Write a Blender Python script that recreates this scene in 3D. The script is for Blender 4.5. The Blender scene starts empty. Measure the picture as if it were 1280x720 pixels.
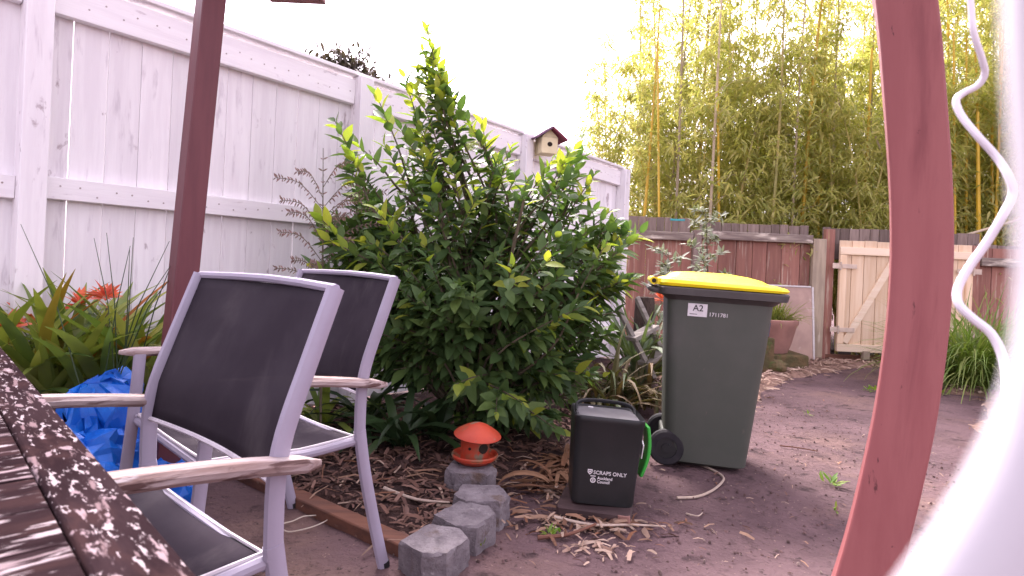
import bpy, math, random
import numpy as np
from mathutils import Vector, Matrix, Quaternion, noise as mnoise
R = math.radians
rng = np.random.default_rng(7)
random.seed(7)
scene = bpy.context.scene
col = scene.collection

# ------------------------------------------------------------------ camera
CAM_H, FPX, ROLL, HOR = 0.96, 760.0, R(2.5), 330.0
cd = bpy.data.cameras.new('camera')
cam = bpy.data.objects.new('camera', cd)
col.objects.link(cam)
cd.sensor_width = 36
cd.lens = 36 * FPX / 1280
cd.shift_y = -(360 - HOR) / 1280
cd.clip_start = 0.002
cd.clip_end = 400
cd.dof.use_dof = True
cd.dof.focus_distance = 2.2
cd.dof.aperture_fstop = 9.0
CR = Vector((math.cos(ROLL), 0, math.sin(ROLL)))
CU = Vector((-math.sin(ROLL), 0, math.cos(ROLL)))
CB = Vector((0, -1, 0))
mw = Matrix.Identity(4)
for i in range(3):
    mw[i][0], mw[i][1], mw[i][2] = CR[i], CU[i], CB[i]
mw[2][3] = CAM_H
cam.matrix_world = mw
scene.camera = cam

# ------------------------------------------------------------------ light
SUN_EL, SUN_AZ = R(48), R(-12)       # azimuth clockwise from +Y
world = bpy.data.worlds.new('World')
scene.world = world
world.use_nodes = True
wn, wl = world.node_tree.nodes, world.node_tree.links
bg = wn['Background']
sky = wn.new('ShaderNodeTexSky')
sky.sky_type = 'NISHITA'
sky.sun_disc = False
sky.sun_elevation = SUN_EL
sky.sun_rotation = SUN_AZ
sky.air_density = 1.0
sky.dust_density = 4.0
hs = wn.new('ShaderNodeHueSaturation')
hs.inputs['Saturation'].default_value = 0.12
mx = wn.new('ShaderNodeMix')
mx.data_type = 'RGBA'
mx.blend_type = 'MULTIPLY'
mx.inputs[0].default_value = 1
mx.inputs[7].default_value = (1.03, 0.90, 1.05, 1)
wl.new(sky.outputs[0], hs.inputs['Color'])
wl.new(hs.outputs[0], mx.inputs[6])
wl.new(mx.outputs[2], bg.inputs['Color'])
bg.inputs['Strength'].default_value = 0.13
sd = bpy.data.lights.new('sun', 'SUN')
sd.energy = 1.5
sd.angle = R(20)
sd.color = (1.0, 0.93, 0.84)
sun = bpy.data.objects.new('sun', sd)
col.objects.link(sun)
sdir = Vector((math.sin(SUN_AZ) * math.cos(SUN_EL), math.cos(SUN_AZ) * math.cos(SUN_EL), math.sin(SUN_EL)))
sun.rotation_euler = sdir.to_track_quat('Z', 'Y').to_euler()
sun.location = (4, -4, 9)
scene.view_settings.view_transform = 'Standard'
scene.view_settings.look = 'None'
scene.view_settings.exposure = 2.42
scene.view_settings.gamma = 1.0
try:
    scene.cycles.max_bounces = 8
    scene.cycles.transparent_max_bounces = 8
    scene.cycles.use_denoising = True
except Exception:
    pass

# ------------------------------------------------------------------ helpers: places
def ray(px, py):
    return (CR * ((px - 640) / FPX) + CU * ((HOR - py) / FPX) - CB).normalized()
def A(px, py, d):
    return Vector((0, 0, CAM_H)) + CR * ((px - 640) / FPX * d) + CU * ((HOR - py) / FPX * d) + Vector((0, d, 0))
def G(px, py, z=0.0):
    r = ray(px, py)
    t = (z - CAM_H) / r.z
    return Vector((0, 0, CAM_H)) + r * t
def onplane(px, py, p0, n):
    r = ray(px, py)
    o = Vector((0, 0, CAM_H))
    return o + r * ((Vector(p0) - o).dot(n) / r.dot(n))

# ------------------------------------------------------------------ helpers: meshes
class MB:
    def __init__(s):
        s.v, s.f = [], []
    def add(s, vs, fs):
        o = len(s.v)
        s.v += [tuple(v) for v in vs]
        s.f += [tuple(i + o for i in f) for f in fs]
        return s
    def box(s, c, size, rot=None):
        hx, hy, hz = size[0] / 2, size[1] / 2, size[2] / 2
        vs = [Vector((x, y, z)) for x in (-hx, hx) for y in (-hy, hy) for z in (-hz, hz)]
        if rot is not None:
            vs = [rot @ v for v in vs]
        c = Vector(c)
        return s.add([v + c for v in vs], [(0, 1, 3, 2), (4, 6, 7, 5), (0, 4, 5, 1), (2, 3, 7, 6), (0, 2, 6, 4), (1, 5, 7, 3)])
    def bar(s, p, q, w, t, up=(0, 0, 1)):
        p, q = Vector(p), Vector(q)
        d = (q - p)
        L = d.length
        d.normalize()
        side = d.cross(Vector(up)).normalized()
        u = side.cross(d)
        rot = Matrix((d, side, u)).transposed()
        return s.box((p + q) / 2, (L, w, t), rot)
    def tube(s, pts, r, n=8, side=None, cap=True):
        pts = [Vector(p) for p in pts]
        m = len(pts)
        rs = r if isinstance(r, (list, tuple)) else [r] * m
        vs, fs = [], []
        ref = None
        for i, p in enumerate(pts):
            t = (pts[min(i + 1, m - 1)] - pts[max(i - 1, 0)])
            t = t.normalized() if t.length > 1e-9 else Vector((0, 0, 1))
            if side is not None:
                b = Vector(side)
                b = (b - t * b.dot(t)).normalized()
            else:
                if ref is None:
                    ref = Vector((0, 0, 1)) if abs(t.z) < .9 else Vector((1, 0, 0))
                b = (ref - t * ref.dot(t)).normalized()
                ref = b
            a = b.cross(t)
            ra, rb = rs[i] if isinstance(rs[i], (list, tuple)) else (rs[i], rs[i])
            for k in range(n):
                an = 2 * math.pi * k / n
                vs.append(p + a * (math.cos(an) * ra) + b * (math.sin(an) * rb))
        for i in range(m - 1):
            for k in range(n):
                k2 = (k + 1) % n
                fs.append((i * n + k, i * n + k2, (i + 1) * n + k2, (i + 1) * n + k))
        if cap:
            fs.append(tuple(range(n - 1, -1, -1)))
            fs.append(tuple((m - 1) * n + k for k in range(n)))
        return s.add(vs, fs)
    def lathe(s, prof, n=20, c=(0, 0, 0)):
        c = Vector(c)
        vs, fs = [], []
        m = len(prof)
        for r_, z_ in prof:
            for k in range(n):
                an = 2 * math.pi * k / n
                vs.append(c + Vector((r_ * math.cos(an), r_ * math.sin(an), z_)))
        for i in range(m - 1):
            for k in range(n):
                k2 = (k + 1) % n
                fs.append((i * n + k, i * n + k2, (i + 1) * n + k2, (i + 1) * n + k))
        if prof[0][0] > 1e-6:
            fs.append(tuple(range(n - 1, -1, -1)))
        if prof[-1][0] > 1e-6:
            fs.append(tuple((m - 1) * n + k for k in range(n)))
        return s.add(vs, fs)
    def loft(s, rings, cap0=True, cap1=True):
        n = len(rings[0])
        vs = [v for r_ in rings for v in r_]
        fs = []
        for i in range(len(rings) - 1):
            for k in range(n):
                k2 = (k + 1) % n
                fs.append((i * n + k, i * n + k2, (i + 1) * n + k2, (i + 1) * n + k))
        if cap0:
            fs.append(tuple(range(n - 1, -1, -1)))
        if cap1:
            fs.append(tuple((len(rings) - 1) * n + k for k in range(n)))
        return s.add(vs, fs)
    def mesh(s, name):
        me = bpy.data.meshes.new(name)
        me.from_pydata(s.v, [], s.f)
        me.update()
        return me

def rrect(lx, ly, r, z, cx=0, cy=0, k=4):
    out = []
    for sx, sy, a0 in ((1, 1, 0), (-1, 1, 90), (-1, -1, 180), (1, -1, 270)):
        for i in range(k + 1):
            a = R(a0 + 90 * i / k)
            out.append(Vector((cx + sx * (lx / 2 - r) + r * math.cos(a), cy + sy * (ly / 2 - r) + r * math.sin(a), z)))
    return out

def shade(me, angle=35):
    me.polygons.foreach_set('use_smooth', [True] * len(me.polygons))
    try:
        me.set_sharp_from_angle(angle=R(angle))
    except Exception:
        pass

def ob(name, mb, mat, parent=None, bevel=0, loc=None, rot=None, label=None, kind=None, smooth=True, sub=0):
    me = mb if isinstance(mb, bpy.types.Mesh) else mb.mesh(name)
    if mat is not None and len(me.materials) == 0:
        for m in (mat if isinstance(mat, (list, tuple)) else [mat]):
            me.materials.append(m)
    if smooth and not me.get('sm'):
        import bmesh
        bm = bmesh.new(); bm.from_mesh(me)
        bmesh.ops.recalc_face_normals(bm, faces=bm.faces)
        bm.to_mesh(me); bm.free()
        shade(me)
        me['sm'] = 1
    o = bpy.data.objects.new(name, me)
    col.objects.link(o)
    if parent is not None:
        o.parent = parent
    if loc is not None:
        o.location = loc
    if rot is not None:
        o.rotation_euler = rot
    if bevel:
        b = o.modifiers.new('bevel', 'BEVEL')
        b.width = bevel
        b.segments = 2
        b.limit_method = 'ANGLE'
        b.angle_limit = R(40)
    if sub:
        b = o.modifiers.new('sub', 'SUBSURF')
        b.levels = b.render_levels = sub
    if label:
        o['label'] = label
    if kind:
        o['kind'] = kind
    return o

def tag(o, label, cat, group=None):
    o['label'] = label
    o['category'] = cat
    if group:
        o['group'] = group
    return o

def thing(name, label, cat, loc=(0, 0, 0), rz=0.0, group=None, rot=None):
    o = bpy.data.objects.new(name, None)
    o.empty_display_size = 0.1
    col.objects.link(o)
    o.location = loc
    o.rotation_euler = rot if rot else (0, 0, rz)
    return tag(o, label, cat, group)

def copy_tree(o, parent=None):
    c = o.copy()
    col.objects.link(c)
    if parent is not None:
        c.parent = parent
    for ch in list(o.children):
        copy_tree(ch, c)
    return c

def npmesh(name, V, F, mats):
    """V (n,3), F (m,k) arrays -> mesh; quads or triangles"""
    me = bpy.data.meshes.new(name)
    V = np.asarray(V, dtype=np.float32); F = np.asarray(F, dtype=np.int32)
    me.vertices.add(len(V)); me.vertices.foreach_set('co', V.ravel())
    k = F.shape[1]
    me.loops.add(F.size); me.loops.foreach_set('vertex_index', F.ravel())
    me.polygons.add(len(F)); me.polygons.foreach_set('loop_start', np.arange(0, F.size, k, dtype=np.int32))
    me.update(calc_edges=True)
    me.polygons.foreach_set('use_smooth', np.ones(len(F), dtype=bool))
    for m in (mats if isinstance(mats, (list, tuple)) else [mats]):
        me.materials.append(m)
    me['sm'] = 1
    return me

def frames(d, up):
    """rotation matrices (n,3,3): columns = x along d, y side, z normal near up"""
    d = d / np.linalg.norm(d, axis=1, keepdims=True)
    s = np.cross(up, d)
    ln = np.linalg.norm(s, axis=1, keepdims=True)
    s = np.where(ln < 1e-4, np.array([[1., 0, 0]]), s / np.maximum(ln, 1e-6))
    n = np.cross(d, s)
    return np.stack([d, s, n], axis=2)

def scatter(name, tv, tf, Rm, P, S, mats, midx=None):
    """copies of a template leaf in one mesh"""
    n, k = len(P), len(tv)
    S = np.asarray(S)
    S = S[:, None] if S.ndim == 1 else S
    V = np.einsum('nij,nkj->nki', Rm, tv[None] * (S[:, None, :] if S.shape[1] == 3 else S[:, None, :])) + P[:, None, :]
    F = tf[None] + (np.arange(n) * k)[:, None, None]
    me = npmesh(name, V.reshape(-1, 3), F.reshape(-1, tf.shape[1]), mats)
    if midx is not None:
        me.polygons.foreach_set('material_index', np.repeat(np.asarray(midx, dtype=np.int32), len(tf)))
    return me

# leaf templates: x along the leaf (unit length), y across, z normal
def leaf_template(w, fold=.25, droop=.15, seg=(0, .18, .45, .75, 1)):
    vs, fs = [], []
    for i, t in enumerate(seg):
        hw = w * math.sin(math.pi * min(1, t ** .8 * .98 + .02)) ** .9 if 0 < t < 1 else .008
        z = -droop * t * t
        vs += [(t, -hw, z + fold * hw), (t, 0, z), (t, hw, z + fold * hw)]
    for i in range(len(seg) - 1):
        a = i * 3
        fs += [(a, a + 3, a + 4, a + 1), (a + 1, a + 4, a + 5, a + 2)]
    return np.array(vs, dtype=float), np.array(fs)
CITRUS = leaf_template(.235, .3, .12)
LANCE = leaf_template(.07, .2, .35, (0, .3, .65, 1))
OVAL = leaf_template(.16, .2, .1, (0, .35, .7, 1))
CHIP = (np.array([(0, -.5, 0), (.5, -.6, .12), (1, -.3, .02), (1, .35, .05), (.5, .5, .14), (0, .4, .03)], dtype=float) * [1, .25, 1], np.array([(0, 1, 4, 5), (1, 2, 3, 4)]))

# ------------------------------------------------------------------ helpers: materials
def mat(name, c1, c2=None, scale=8.0, stretch=(1, 1, 1), ramp=(.35, .65), rough=.7, spec=.3, bump=.2, bscale=None, bdist=.004,
        layers=(), rnd=.12, detail=6, metal=0.0, coat=0.0):
    m = bpy.data.materials.new(name)
    m.use_nodes = True
    nt = m.node_tree
    N, L = nt.nodes, nt.links
    p = N['Principled BSDF']
    p.inputs['Roughness'].default_value = rough
    p.inputs['Specular IOR Level'].default_value = spec
    p.inputs['Metallic'].default_value = metal
    p.inputs['Coat Weight'].default_value = coat
    tc = N.new('ShaderNodeTexCoord')
    oi = N.new('ShaderNodeObjectInfo')
    ad = N.new('ShaderNodeVectorMath'); ad.operation = 'MULTIPLY_ADD'
    cx = N.new('ShaderNodeCombineXYZ')
    for k in range(3):
        L.new(oi.outputs['Random'], cx.inputs[k])
    L.new(cx.outputs[0], ad.inputs[0])
    ad.inputs[1].default_value = (13.7, 7.3, 5.1)
    L.new(tc.outputs['Object'], ad.inputs[2])
    def noise(sc, st, det=detail, dist=0.0):
        mp = N.new('ShaderNodeMapping')
        mp.inputs['Scale'].default_value = st
        L.new(ad.outputs[0], mp.inputs['Vector'])
        n = N.new('ShaderNodeTexNoise')
        n.inputs['Scale'].default_value = sc
        n.inputs['Detail'].default_value = det
        n.inputs['Roughness'].default_value = .6
        n.inputs['Distortion'].default_value = dist
        L.new(mp.outputs[0], n.inputs['Vector'])
        return n.outputs['Fac']
    def mix(fac, a, b, mode='MIX'):
        x = N.new('ShaderNodeMix'); x.data_type = 'RGBA'; x.blend_type = mode
        for sock, val in ((x.inputs[0], fac), (x.inputs[6], a), (x.inputs[7], b)):
            if isinstance(val, bpy.types.NodeSocket):
                L.new(val, sock)
            elif isinstance(val, (tuple, list)):
                sock.default_value = (*val[:3], 1)
            else:
                sock.default_value = val
        return x.outputs[2]
    def rampf(f, lo, hi):
        r_ = N.new('ShaderNodeMapRange'); r_.interpolation_type = 'SMOOTHSTEP'
        r_.inputs['From Min'].default_value = lo; r_.inputs['From Max'].default_value = hi
        L.new(f, r_.inputs['Value'])
        return r_.outputs[0]
    n0 = noise(scale, stretch)
    c = mix(rampf(n0, *ramp), c1, c2 if c2 else tuple(x * .8 for x in c1))
    for (lc, ls, lst, lo, hi) in layers:
        c = mix(rampf(noise(ls, lst, 7, .3), lo, hi), c, lc)
    if rnd:
        mr = N.new('ShaderNodeMapRange')
        mr.inputs['To Min'].default_value = 1 - rnd; mr.inputs['To Max'].default_value = 1 + rnd
        L.new(oi.outputs['Random'], mr.inputs['Value'])
        cc = N.new('ShaderNodeCombineXYZ')
        for k in range(3):
            L.new(mr.outputs[0], cc.inputs[k])
        c = mix(1.0, c, cc.outputs[0], 'MULTIPLY')
    L.new(c, p.inputs['Base Color'])
    if bump:
        b = N.new('ShaderNodeBump')
        b.inputs['Strength'].default_value = bump
        b.inputs['Distance'].default_value = bdist
        L.new(noise(bscale or scale * 3, stretch, 8), b.inputs['Height'])
        L.new(b.outputs[0], p.inputs['Normal'])
    return m

def leafmat(name, cols, rough=.4, spec=.4, trans=.3, tcol=None, sc=25.0):
    """leaf colours chosen per leaf (per mesh island and per object)"""
    m = bpy.data.materials.new(name)
    m.use_nodes = True
    N, L = m.node_tree.nodes, m.node_tree.links
    p = N['Principled BSDF']
    p.inputs['Roughness'].default_value = rough
    p.inputs['Specular IOR Level'].default_value = spec
    g = N.new('ShaderNodeNewGeometry'); oi = N.new('ShaderNodeObjectInfo')
    a = N.new('ShaderNodeMath'); a.operation = 'ADD'
    L.new(g.outputs['Random Per Island'], a.inputs[0]); L.new(oi.outputs['Random'], a.inputs[1])
    fr = N.new('ShaderNodeMath'); fr.operation = 'FRACT'
    L.new(a.outputs[0], fr.inputs[0])
    cr = N.new('ShaderNodeValToRGB')
    el = cr.color_ramp.elements
    while len(el) < len(cols):
        el.new(.5)
    for i, c in enumerate(cols):
        el[i].position = i / max(1, len(cols) - 1)
        el[i].color = (*c, 1)
    L.new(fr.outputs[0], cr.inputs[0])
    tc = N.new('ShaderNodeTexCoord')
    nz = N.new('ShaderNodeTexNoise'); nz.inputs['Scale'].default_value = sc; nz.inputs['Detail'].default_value = 4
    L.new(tc.outputs['Object'], nz.inputs['Vector'])
    mr = N.new('ShaderNodeMapRange'); mr.inputs['To Min'].default_value = .72; mr.inputs['To Max'].default_value = 1.28
    L.new(nz.outputs['Fac'], mr.inputs['Value'])
    x = N.new('ShaderNodeMix'); x.data_type = 'RGBA'; x.blend_type = 'MULTIPLY'; x.inputs[0].default_value = 1
    cc = N.new('ShaderNodeCombineXYZ')
    for k in range(3):
        L.new(mr.outputs[0], cc.inputs[k])
    L.new(cr.outputs[0], x.inputs[6]); L.new(cc.outputs[0], x.inputs[7])
    L.new(x.outputs[2], p.inputs['Base Color'])
    if trans:
        t = N.new('ShaderNodeBsdfTranslucent')
        y = N.new('ShaderNodeMix'); y.data_type = 'RGBA'; y.blend_type = 'MULTIPLY'; y.inputs[0].default_value = 1
        L.new(x.outputs[2], y.inputs[6]); y.inputs[7].default_value = (*(tcol or (1.5, 1.6, .7)), 1)
        L.new(y.outputs[2], t.inputs['Color'])
        s = N.new('ShaderNodeMixShader'); s.inputs[0].default_value = trans
        L.new(p.outputs[0], s.inputs[1]); L.new(t.outputs[0], s.inputs[2])
        L.new(s.outputs[0], N['Material Output'].inputs['Surface'])
    return m

M = {}
M['white_board'] = mat('white_board', (.78, .75, .77), (.85, .83, .84), 3.0, (9, 9, .7), rough=.75, bump=.35, bscale=14, rnd=.06,
    layers=(((.64, .60, .63), 5.0, (5, 5, .8), .58, .72), ((.46, .40, .42), 3.4, (2.6, 2.6, 1.5), .635, .70), ((.30, .24, .25), 7.0, (1.5, 1.5, 1.0), .69, .73)))
M['white_rail'] = mat('white_rail', (.78, .75, .77), (.84, .82, .83), 3.0, (.6, 8, 8), rough=.75, bump=.35, bscale=14, rnd=.04,
    layers=(((.52, .46, .49), 4.0, (1.4, 4, 4), .62, .72), ((.40, .33, .34), 7, (1, 2, 2), .69, .73)))
M['maroon'] = mat('maroon_stain', (.255, .076, .077), (.30, .100, .098), 3.0, (5, 5, .5), rough=.55, spec=.35, bump=.25, bscale=9, rnd=.03,
    layers=(((.20, .055, .058), 5, (3, 3, .4), .52, .72), ((.10, .028, .03), 24, (1.3, 1.3, .35), .655, .70), ((.08, .02, .025), 70, (1, 1, .4), .69, .72)))
M['maroon_dark'] = mat('maroon_weathered', (.115, .035, .042), (.145, .046, .052), 3.0, (5, 5, .5), rough=.5, spec=.35, bump=.25, bscale=9, rnd=.03,
    layers=(((.30, .14, .12), 6, (2, 2, .4), .68, .8),))
M['grey_paling'] = mat('grey_paling', (.17, .125, .105), (.24, .185, .16), 4.0, (8, 8, .8), rough=.9, bump=.4, rnd=.25,
    layers=(((.26, .22, .17), 5, (4, 4, 1), .62, .75),))
M['red_board'] = mat('red_board', (.31, .148, .112), (.24, .112, .088), 3.0, (6, 6, .5), rough=.85, bump=.35, rnd=.22,
    layers=(((.44, .33, .26), 6.0, (5, 5, .35), .54, .70), ((.34, .25, .13), 9.0, (4, 4, .4), .62, .74)))
M['grey_rail'] = mat('grey_rail', (.30, .25, .21), (.17, .13, .115), 4.0, (.7, 8, 8), rough=.9, bump=.5, rnd=.1,
    layers=(((.62, .55, .46), 4.0, (1, 4, 4), .50, .66), ((.09, .075, .06), 3.0, (1.2, 3, 3), .64, .76)))
M['pale_post'] = mat('pale_post', (.42, .34, .25), (.30, .24, .18), 3.0, (7, 7, .7), rough=.9, bump=.4,
    layers=(((.55, .48, .38), 4.0, (3, 3, .7), .58, .72),))
M['pine'] = mat('pine', (.72, .52, .34), (.80, .62, .44), 2.2, (9, 9, .6), rough=.65, bump=.2, rnd=.12,
    layers=(((.42, .23, .10), 5.0, (1.3, 1.3, .8), .70, .77),))
M['pine_rail'] = mat('pine_rail', (.78, .61, .43), (.84, .70, .53), 2.2, (.6, 9, 9), rough=.65, bump=.2, rnd=.06)
M['galv'] = mat('galvanised', (.62, .50, .40), (.52, .42, .34), 20, rough=.6, metal=.1, bump=.05)
M['soil'] = mat('packed_soil', (.145, .093, .097), (.094, .060, .064), 2.2, rough=.95, spec=.12, bump=1.0, bscale=30, bdist=.02, rnd=0, detail=10,
    layers=(((.18, .115, .10), 1.1, (1, 1, 1), .50, .72), ((.045, .029, .031), 7, (1, 1, 1), .56, .70), ((.05, .033, .034), 38, (1, 1, 1), .58, .70), ((.26, .18, .155), 60, (1, 1, 1), .655, .70)))
M['mulch'] = mat('bed_mulch', (.070, .040, .034), (.035, .022, .021), 9, rough=.95, spec=.15, bump=1.0, bscale=30, bdist=.02, rnd=0, detail=10,
    layers=(((.14, .07, .05), 21, (1, 1, 1), .62, .72),))
M['tan_litter'] = mat('tan_litter_bed', (.30, .19, .145), (.20, .125, .10), 8, rough=.95, spec=.15, bump=1.0, bscale=30, bdist=.02, rnd=0, detail=10,
    layers=(((.12, .08, .065), 13, (1, 1, 1), .62, .72),))
M['chair_metal'] = mat('chair_paint', (.34, .31, .39), (.31, .28, .35), 6, rough=.42, spec=.45, bump=.05, rnd=.02, layers=(((.38, .33, .36), 24, (1, 1, 1), .71, .78),))
M['piping'] = mat('sling_edge', (.66, .62, .66), (.55, .50, .54), 20, rough=.6, bump=.05)
M['arm_wood'] = mat('arm_wood', (.23, .155, .14), (.44, .37, .36), 3.0, (1.0, 12, 12), rough=.85, bump=.6, bscale=10, rnd=.08,
    layers=(((.10, .055, .05), 7, (1, 5, 5), .55, .64), ((.52, .46, .46), 9, (1, 8, 8), .62, .72)))
M['table_wood'] = mat('table_wood', (.015, .009, .0105), (.026, .016, .018), 5, (1, 5, 5), rough=1.0, spec=.0, bump=.6, bscale=9, rnd=.1, detail=9,
    layers=(((.032, .018, .0185), 9, (.8, 2.2, 2.2), .50, .64), ((.20, .15, .16), 30, (.7, 2.0, 2.0), .585, .625), ((.27, .225, .235), 85, (.5, 1.8, 1.8), .585, .625), ((.15, .105, .11), 30, (.4, 3.0, 3.0), .585, .65)))
M['bin_green'] = mat('bin_plastic', (.062, .070, .056), (.072, .078, .064), 5, rough=.5, spec=.4, bump=.12, bscale=160, bdist=.001, rnd=0,
    layers=(((.105, .098, .09), 4, (1, 1, .4), .5, .8), ((.12, .10, .085), 26, (1, 1, .35), .66, .74),))
M['bin_rim'] = mat('bin_rim', (.060, .055, .052), (.075, .07, .066), 7, rough=.55, spec=.4, bump=.1, bscale=120, bdist=.001, rnd=0)
M['bin_yellow'] = mat('lid_plastic', (.80, .62, .008), (.84, .68, .015), 5, rough=.42, spec=.4, bump=.08, bscale=60, bdist=.001, rnd=0,
    layers=(((.66, .50, .03), 7, (1, 1, 1), .66, .8),))
M['black'] = mat('black_plastic', (.014, .016, .016), (.020, .020, .021), 8, rough=.42, spec=.4, bump=.08, bscale=120, bdist=.001, rnd=0,
    layers=(((.05, .042, .038), 6, (1, 1, .6), .60, .8),))
M['rubber'] = mat('rubber', (.016, .015, .018), (.028, .025, .028), 12, rough=.8, bump=.1)
M['grey_lid'] = mat('grey_lid', (.15, .145, .15), (.12, .115, .12), 9, rough=.45, bump=.05)  # black lid; the grey sheen of the sky is put into its colour
M['green_plastic'] = mat('green_plastic', (.03, .36, .035), (.04, .42, .05), 9, rough=.35, spec=.5, bump=.05)
M['print_white'] = mat('print_white', (.72, .70, .70), (.64, .62, .62), 40, rough=.6, bump=0)
M['print_black'] = mat('print_black', (.03, .03, .03), (.05, .05, .05), 40, rough=.6, bump=0)
M['tray_brown'] = mat('tray_brown', (.045, .028, .028), (.07, .043, .042), 7, (1, 3, 3), rough=.75, bump=.3, layers=(((.13, .085, .08), 9, (1, 4, 4), .62, .74),))
M['concrete'] = mat('block_concrete', (.22, .195, .205), (.145, .125, .135), 14, rough=.95, spec=.2, bump=1.0, bscale=45, bdist=.012, rnd=.15, detail=9,
    layers=(((.28, .26, .26), 60, (1, 1, 1), .62, .70), ((.06, .055, .055), 70, (1, 1, 1), .64, .72), ((.12, .085, .07), 8, (1, 1, 1), .58, .72), ((.34, .32, .31), 22, (1, 1, 1), .66, .74)))
M['orange'] = mat('orange_plastic', (.50, .062, .026), (.40, .046, .022), 9, rough=.5, spec=.4, bump=.1,
    layers=(((.22, .12, .06), 11, (1, 1, 1), .52, .70), ((.20, .17, .11), 13, (1, 1, 1), .56, .64)))
M['hole'] = mat('dark_inside', (.02, .015, .012), (.03, .02, .015), 9, rough=.9, bump=0)
M['edging'] = mat('edging_timber', (.19, .085, .055), (.13, .062, .045), 3, (.8, 8, 8), rough=.9, bump=.6, layers=(((.30, .19, .14), 5, (1, 6, 6), .62, .74),))
M['tarp'] = mat('blue_tarp', (.003, .095, .48), (.005, .14, .60), 6, rough=.36, spec=.45, bump=.5, bscale=16, bdist=.012, rnd=0,
    layers=(((.012, .20, .70), 4, (1, 1, 1), .58, .75),))
M['cord_dark'] = mat('dark_cord', (.03, .035, .06), (.05, .05, .07), 9, rough=.6, bump=0)
M['wire'] = mat('pale_wire', (.55, .48, .40), (.48, .41, .34), 9, rough=.5, bump=0)
M['rope'] = mat('pale_rope', (.50, .40, .32), (.42, .33, .27), 60, rough=.9, bump=.3)
M['cable'] = mat('white_cable', (.80, .76, .80), (.74, .70, .76), 6, rough=.35, spec=.5, bump=.05, rnd=0)
M['near_white'] = mat('white_casing', (.50, .48, .51), (.47, .45, .48), 6, rough=.45, spec=.4, bump=0, rnd=0)
M['pot'] = mat('terracotta', (.34, .18, .145), (.27, .145, .12), 6, rough=.85, bump=.3, layers=(((.36, .23, .19), 5, (1, 1, 1), .58, .75),))
M['pink_panel'] = mat('pink_panel', (.46, .32, .26), (.38, .26, .22), 4, rough=.85, bump=.2, layers=(((.58, .46, .40), 5, (1, 1, 1), .6, .75),))
M['panel_edge'] = mat('panel_edge', (.74, .70, .68), (.62, .57, .55), 9, rough=.7, bump=.1)
M['blue_tub'] = mat('blue_tub', (.03, .05, .16), (.04, .07, .2), 8, rough=.5, bump=.05)
M['rock'] = mat('mossy_rock', (.16, .11, .055), (.10, .085, .04), 12, rough=.95, bump=.9, bdist=.02, layers=(((.10, .12, .04), 9, (1, 1, 1), .52, .68),))
M['grey_wood'] = mat('silvered_wood', (.33, .30, .27), (.22, .195, .175), 3, (1, 9, 9), rough=.9, bump=.6, layers=(((.12, .10, .09), 5, (1, 6, 6), .62, .72),))
M['bark'] = mat('bark', (.085, .060, .048), (.045, .032, .027), 9, (3, 3, .8), rough=.95, bump=1.0, bdist=.02)
M['bark_light'] = mat('stem_bark', (.16, .13, .085), (.10, .085, .055), 9, (3, 3, .8), rough=.9, bump=.5)
M['birdhouse_roof'] = mat('roof_red', (.19, .03, .06), (.15, .03, .05), 9, rough=.7, bump=.3)
M['birdhouse_roof2'] = mat('roof_purple', (.16, .08, .14), (.19, .11, .17), 9, rough=.7, bump=.3)
M['cream'] = mat('cream_paint', (.72, .64, .42), (.64, .56, .36), 6, rough=.7, bump=.2)
M['teal'] = mat('teal_plastic', (.05, .30, .32), (.06, .36, .38), 9, rough=.5, bump=.05)
M['culm'] = mat('bamboo_culm', (.56, .45, .14), (.42, .40, .13), 3, (1, 1, .5), rough=.4, spec=.4, bump=.05, rnd=.4,
    layers=(((.28, .20, .13), 2.0, (1, 1, 1), .56, .72),))
M['culm_gold'] = mat('bamboo_culm_gold', (.62, .40, .03), (.56, .38, .04), 3, (1, 1, .5), rough=.4, spec=.4, bump=.05, rnd=.2)
M['culm_grey'] = mat('bamboo_culm_grey', (.52, .42, .30), (.38, .32, .22), 3, (1, 1, .5), rough=.6, spec=.3, bump=.05, rnd=.3)

M['citrus'] = leafmat('citrus_leaf', [(.056, .108, .038), (.080, .142, .046), (.108, .178, .055), (.066, .124, .043), (.150, .225, .060)], .48, .28, .30)
M['citrus_young'] = leafmat('young_citrus_leaf', [(.18, .28, .04), (.25, .34, .05), (.36, .40, .06), (.28, .36, .06)], .5, .25, .45, (1.4, 1.4, .7))
M['bamboo'] = leafmat('bamboo_leaf', [(.36, .38, .11), (.46, .45, .15), (.28, .32, .09), (.54, .49, .21), (.40, .41, .13)], .5, .3, .5, (1.4, 1.42, .95))  # leaf greens lightened, washed-out flare is painted into the colour
M['strap'] = leafmat('strap_leaf', [(.08, .14, .035), (.16, .23, .05), (.27, .32, .06), (.11, .17, .04), (.40, .40, .10)], .38, .5, .25, sc=7)
M['strap_orange'] = leafmat('ageing_strap_leaf', [(.36, .20, .025), (.42, .13, .02), (.30, .26, .04)], .45, .4, .25, (1.2, 1, .6), sc=7)
M['flower'] = leafmat('orange_petal', [(.70, .14, .03), (.74, .22, .12), (.72, .10, .04), (.76, .34, .28)], .5, .3, .3, (1.2, 1, .8))
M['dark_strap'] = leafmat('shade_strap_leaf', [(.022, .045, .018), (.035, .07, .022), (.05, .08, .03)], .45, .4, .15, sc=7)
M['flax'] = leafmat('flax_leaf', [(.065, .085, .030), (.10, .09, .038), (.14, .09, .05), (.045, .07, .025)], .6, .15, .15, sc=7)
M['grey_frond'] = leafmat('grey_green_frond', [(.10, .14, .075), (.13, .17, .09), (.08, .12, .06)], .55, .3, .2, sc=7)
M['grass'] = leafmat('tussock_blade', [(.12, .20, .04), (.18, .26, .06), (.24, .28, .09), (.10, .17, .035)], .5, .3, .35, sc=7)
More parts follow.
